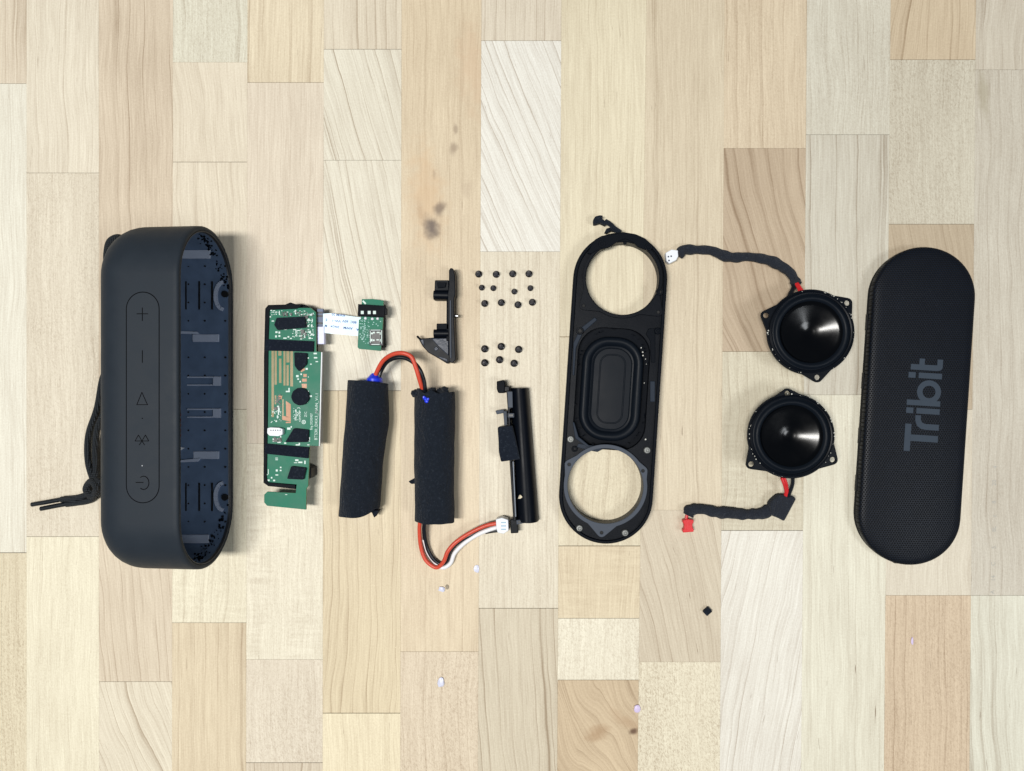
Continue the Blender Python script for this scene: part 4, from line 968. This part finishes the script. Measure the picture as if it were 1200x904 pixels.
# ------------------------------------------------------------------ speaker drivers
def driver(name_label, cpx, ears_px, rpx, sd, harness):
    ZD = 15.0
    c = P(*cpx, ZD); k = P(cpx[0]+1, cpx[1], ZD)[0]-c[0]; r_ = rpx*k
    t = thing('speaker_driver', name_label, 'speaker driver', (c[0], c[1], 0), 'round speaker drivers')
    ears = [P(x, y, ZD) for x, y in ears_px]
    bm = B(); lathe(bm, c, [(11.5, 0), (13, .4), (13, 7.5), (12, 8)], 40); finish('magnet', bm, M['dark_steel'], t)
    bm = B(); lathe(bm, c, [(12.5, 7.5), (14, 8.5), (19.5, 13), (r_-1.2, ZD-1.4), (r_-1.2, ZD-1)], 48, cap1=False); finish('basket', bm, M['black_matt'], t)
    bm = B(); prism(bm, eared(c, r_, ears, 2.7), ZD-1.6, ZD, [circ(*e, 1.45, 16) for e in ears]+[circ(*c, 15, 40)]); finish('flange', bm, M['black_plastic'], t, bevel=.25)
    R1 = 19.7
    bm = B(); lathe(bm, c, [(r_-.9, ZD-.2), (r_-1.0, ZD+1.0), (R1+1.1, ZD+1.5), (R1+.5, ZD+1.3), (R1+.3, ZD+.4)], 72, cap0=False, cap1=False); finish('outer_ring', bm, M['black_plastic'], t, smooth=40)
    pr = [(R1+.5, ZD+.6)]+[(R1-.1-3.3*i/8, ZD+.7+1.15*math.sin(PI*i/8)) for i in range(9)]+[(16.1, ZD+.4)]
    bm = B(); lathe(bm, c, pr, 72, cap0=False, cap1=False); finish('rubber_surround', bm, M['surround'], t, smooth=60)
    pr = [(16.4, ZD+.6), (16.2, ZD+.95), (15.9, ZD+.75)]+[(15.7*(1-i/10), ZD+.4-5.0*(i/10)**.94) for i in range(8)]+[(3.9, ZD-3.3), (3.0, ZD-3.53), (2.1, ZD-3.69), (1.2, ZD-3.78), (.5, ZD-3.8)]
    bm = B(); lathe(bm, c, pr, 96, cap0=False); finish('cone', bm, M['cone'], t, smooth=60)
    rr = random.Random(sd); bm = B()
    for i in range(46):
        a = rr.choice((rr.gauss(.15, .35), rr.gauss(1.1, .3), rr.gauss(3.4, .3), rr.uniform(0, 6.28))); q = rr.uniform(r_-1.4, r_-.1)
        blob(bm, (c[0]+q*math.cos(a), c[1]+q*math.sin(a), ZD+.5), rr.uniform(.1, .42), 1, .4, .6)
    o = finish('glue_crumbs', bm, M['glue'], t); o['kind'] = 'stuff'
    harness(t)
    return t
def sleeve(bm, pts, rf, flat, sd, n=22, k=14):
    """taped bundle with spiral wrinkles"""
    rr = random.Random(sd); S = spline(cordpts(pts), k); N = len(S); rings = []
    ph = [rr.uniform(0, 6) for _ in range(6)]
    for i, p in enumerate(S):
        t = i/(N-1); d = (S[min(i+1, N-1)]-S[max(i-1, 0)]).normalized(); s = d.cross(Vector((0, 0, 1))).normalized(); u = s.cross(d)
        ring = []
        for j in range(n):
            a = 2*PI*j/n; r = rf(t)*(1+.06*math.sin(a+t*34+ph[0])+.05*math.sin(2*a-t*55+ph[1])+.05*math.sin(t*80+ph[2])+.04*math.sin(5*a+t*20))
            q = p+s*r*math.cos(a)+u*r*flat*math.sin(a); q.z = max(q.z, .1); ring.append(tuple(q))
        rings.append(ring)
    loft(bm, rings)
def harness1(t):
    bm = B(); sleeve(bm, [(795, 299, 3), (801, 293.5, 3), (815, 292.5, 3), (832, 294, 3), (847, 299, 3), (862, 302, 3), (878, 301, 3), (895, 304, 3.5), (912, 309.5, 4), (924, 318, 5), (931, 328, 6), (933, 333, 7)], lambda q: 2.6+.25*math.sin(q*20)+.5*max(0, q-.7), .8, 3)
    finish('wire_sleeve', bm, M['sleeve'], t, smooth=60)
    for nm, pts, m_ in (('red_wire', [(933, 330, 7), (937, 336, 9), (942, 344, 11), (945, 352, 11)], 'dark_red_wire'), ('red_wire', [(931, 331, 7), (935.5, 338, 9), (938, 346, 11)], 'dark_red_wire'), ('black_wire', [(932, 326, 7), (930, 337, 7), (926, 345, 9), (923, 352, 10)], 'black_wire')):
        bm = B(); tube(bm, cordpts(pts), .75 if nm == 'red_wire' else 1.3, 10, 6); finish(nm, bm, M[m_], t)
    pxprism('white_plug', [(780, 296.5), (787, 292.5), (794.5, 293.5), (795, 300.5), (792.5, 305), (784.5, 309), (781, 306)], .2, 5, M['white'], t, .35)
    for (x, y) in ((783.3, 301), (786.6, 300.5), (784, 305.5)):
        pxbox('plug_hole', x-.9, y-.9, x+.9, y+.9, 4.9, 5.06, M['grey_plastic'], t, 0)
def harness2(t):
    bm = B(); sleeve(bm, [(806, 604, 3), (809, 598.5, 3), (818, 597, 3), (835, 599.5, 3), (852, 601.5, 3), (870, 603, 3), (885, 603, 3), (897, 600.5, 3.2), (908, 596, 3.4), (918, 591, 3.6)],
                  lambda q: (2.9+.25*math.sin(q*18)+2.4*max(0, q-.72)), .72, 8)
    finish('wire_sleeve', bm, M['sleeve'], t, smooth=60)
    pxprism('sleeve_flap', [(913, 580), (921, 580.5), (932.5, 583), (933, 586), (919.5, 611.5), (912, 607.5), (903, 604), (902, 590), (908, 584)], .5, 6.2, M['sleeve'], t, .9)
    for nm, pts, m_, r_ in (('red_wire', [(916, 560, 11), (919, 568, 10), (921, 576, 7), (920, 582, 5)], 'dark_red_wire', .85), ('red_wire', [(919, 560, 11), (921.5, 567, 10), (922.5, 576, 7), (921, 583, 5)], 'dark_red_wire', .8),
                        ('black_wire', [(929, 560, 11), (928.5, 568, 9), (925.5, 577, 7), (923, 583, 5)], 'black_wire', 1.05)):
        bm = B(); tube(bm, cordpts(pts), r_, 10, 6); finish(nm, bm, M[m_], t)
    pxprism('red_plug', [(800.5, 610), (806, 608.5), (812.8, 609.5), (813, 613), (811.6, 614), (811.8, 619), (813, 620), (813, 623.5), (800.5, 624.5), (800.3, 621), (802, 620), (802, 614.5), (800.3, 613)], .2, 4.6, M['red'], t, .3)
    bm = B(); tube(bm, cordpts([(804, 611, 3), (804.5, 606, 3), (806, 602, 3)]), .9, 8, 4); finish('red_wire', bm, M['dark_red_wire'], t)
driver('upper round black driver with sleeved cable ending in a white plug', (950, 389.5), [(897.8, 369.8), (993, 355.2), (958, 442.5)], 51.5, 1, harness1)
driver('lower round black driver with sleeved cable ending in a red plug', (927, 511), [(923, 461.3), (880.4, 544.3), (976, 539)], 51.2, 2, harness2)

# ------------------------------------------------------------------ front grille
g_top, g_bot = P3(1087, 289, 8), P3(1062.5, 663, 8)
gc = (g_top+g_bot)/2; gang = math.atan2(-(g_top-g_bot).x, (g_top-g_bot).y); GHL = (g_top-g_bot).xy.length/2; GHW = 26.6
gc.x += .3
def GL(x, y): ca, sa = math.cos(gang), math.sin(gang); return (gc.x+x*ca-y*sa, gc.y+x*sa+y*ca)
gr = thing('speaker_grille', 'oval black mesh speaker grille with grey lettering at far right', 'grille', (gc.x, gc.y, 0))
bm = B(); prism(bm, [GL(*p) for p in stadium(GHL-.5, GHW-.2, 32)], 0, 3.4); 
finish('grille_base', bm, M['black_matt'], gr, bevel=.4)
for y in (-44, -18, 12, 44):
    bm = B(); c = GL(-GHW+.55, y); box(bm, c[0], c[1], .6, 3.6, 1.6, 9, gang); finish('snap_tab', bm, M['black_plastic'], gr, bevel=.35)
for dx in (2,):
    bm = B(); c = GL(-3, -GHL+.3); box(bm, c[0], c[1], .6, 3.4, 3, 1.4, gang); finish('snap_tab', bm, M['black_plastic'], gr, bevel=.3)
def gz(i): return 8.2+1.5*(1-(1-min(i, GHW-1)/GHW)**2.2)
rings = []
for e, z in ((.1, 3.3), (0, 4.2), (0, 6.2), (.25, 7.1), (.8, 7.7), (1.6, 8.1))+tuple((e, gz(e)) for e in (3, 5, 8, 11, 14, 17, 20, 23, 25.5)):
    rings.append([(*GL(*p), z) for p in stadium(GHL-e, GHW-e, 32)])
bm = B(); loft(bm, rings, True, True); finish('grille_mesh', bm, M['mesh'], gr, smooth=60)
# lettering, reading upward
q = P(1098.2, 531, 9.8); sx = .4545
dx_, dy_ = math.cos(gang+PI/2), math.sin(gang+PI/2)      # text direction
def TL(u, v): return (q[0]+sx*(u*dx_-v*dy_), q[1]+sx*(u*dy_+v*dx_))
def zl(x, y):
    dx, dy = x-gc.x, y-gc.y; ca, sa = math.cos(-gang), math.sin(-gang); lx = abs(dx*ca-dy*sa); return gz(GHW-lx)+.12
def glyph(name, polys):
    bm = B()
    for pl, hs in polys:
        mm = [TL(*p) for p in pl]
        zz = sum(zl(*p) for p in mm)/len(mm)
        prism(bm, mm, zz-1.2, zz, [[TL(*p) for p in h] for h in hs])
    return finish(name, bm, M['letter'], gr, smooth=0)
def bar(u0, v0, u1, v1, n=5):
    """long bars are cut into short ones so that they follow the curved mesh"""
    out = []; k = max(1, int(abs(v1-v0)/7))
    for i in range(k): a = v0+(v1-v0)*i/k; b = v0+(v1-v0)*(i+1)/k; out.append((rect(u0, a, u1, b), []))
    return out
glyph('letter', bar(0, 31, 32, 38)+bar(12, 0, 19.6, 31))
arc = [(26+0, 0), (32.8, 0), (32.8, 15), (34, 19), (37, 20.8), (42.5, 21), (42.5, 27.2), (36, 27), (30, 24.5), (26.8, 20), (26, 14)]
glyph('letter', [(arc, [])])
glyph('letter', bar(44.5, 0, 51, 26.5)+bar(44.5, 30, 51, 38))
glyph('letter', bar(54, 0, 60.3, 38)+[(circ(70.5, 13.6, 13.6, 36), [circ(70.5, 13.6, 7.3, 28)])])
glyph('letter', bar(86, 0, 92.5, 26.5)+bar(86, 30, 92.5, 38))
glyph('letter', [([(95.5, 6), (95.5, 36), (102, 36), (102, 26.5), (109, 26.5), (109, 20.5), (102, 20.5), (102, 6.2), (109, 6.2), (109, 0), (99, 0), (96.3, 2)], [])])

# ------------------------------------------------------------------ crumbs on the table
def crumb(x, y, r_, mat, label, pts=None, h=1.2):
    rr = random.Random(int(x)); q = P3(x, y, 0); bm = B()
    res = bmesh.ops.create_icosphere(bm, subdivisions=2, radius=1.0)
    for v in res['verts']:
        kx = 1+rr.uniform(-.22, .22); v.co = Vector((v.co.x*r_[0]*kx+q.x, v.co.y*r_[1]*kx+q.y, max(.07, .07+h*.5*(1+v.co.z*kx))))
    return tag(finish('plastic_crumb', bm, mat, None, smooth=30, origin=(q.x, q.y, 0)), label, 'crumb', 'crumbs on the table')
crumb(518, 690.5, (1.9, 1.5), M['crumb'], 'pale crumb with dark speck just below the looping red wire')
crumb(524, 688, (.9, 1.4), plastic('tan_speck', (150, 138, 120), .6, .3), 'tiny brown speck touching the pale crumb below the red wire', h=.8)
crumb(558.5, 666.5, (1.6, 2.4), M['crumb'], 'pale flat crumb lying right of the looping red wire', h=.7)
crumb(517, 799, (1.9, 2.8), M['crumb'], 'largest pale crumb, alone near the bottom edge left of centre', h=1.4)
crumb(746.5, 830, (1.7, 2.1), M['lilac'], 'lilac crumb lying on a plank joint near the bottom')
crumb(1068.5, 751, (.7, 2.0), M['lilac'], 'thin lilac sliver on the brown plank below the grille', h=.7)
bm = B(); c = P3(829, 716.5, 1.5); box(bm, c.x, c.y, .06, 2.6, 4.1, 3.4, .75)
tag(finish('foam_crumb', bm, M['foam'], None, bevel=.5, origin=(c.x, c.y, 0)), 'small black foam cube lying below the red plug', 'foam piece')

for o in bpy.data.objects:
    if '_base' in o: del o['_base']
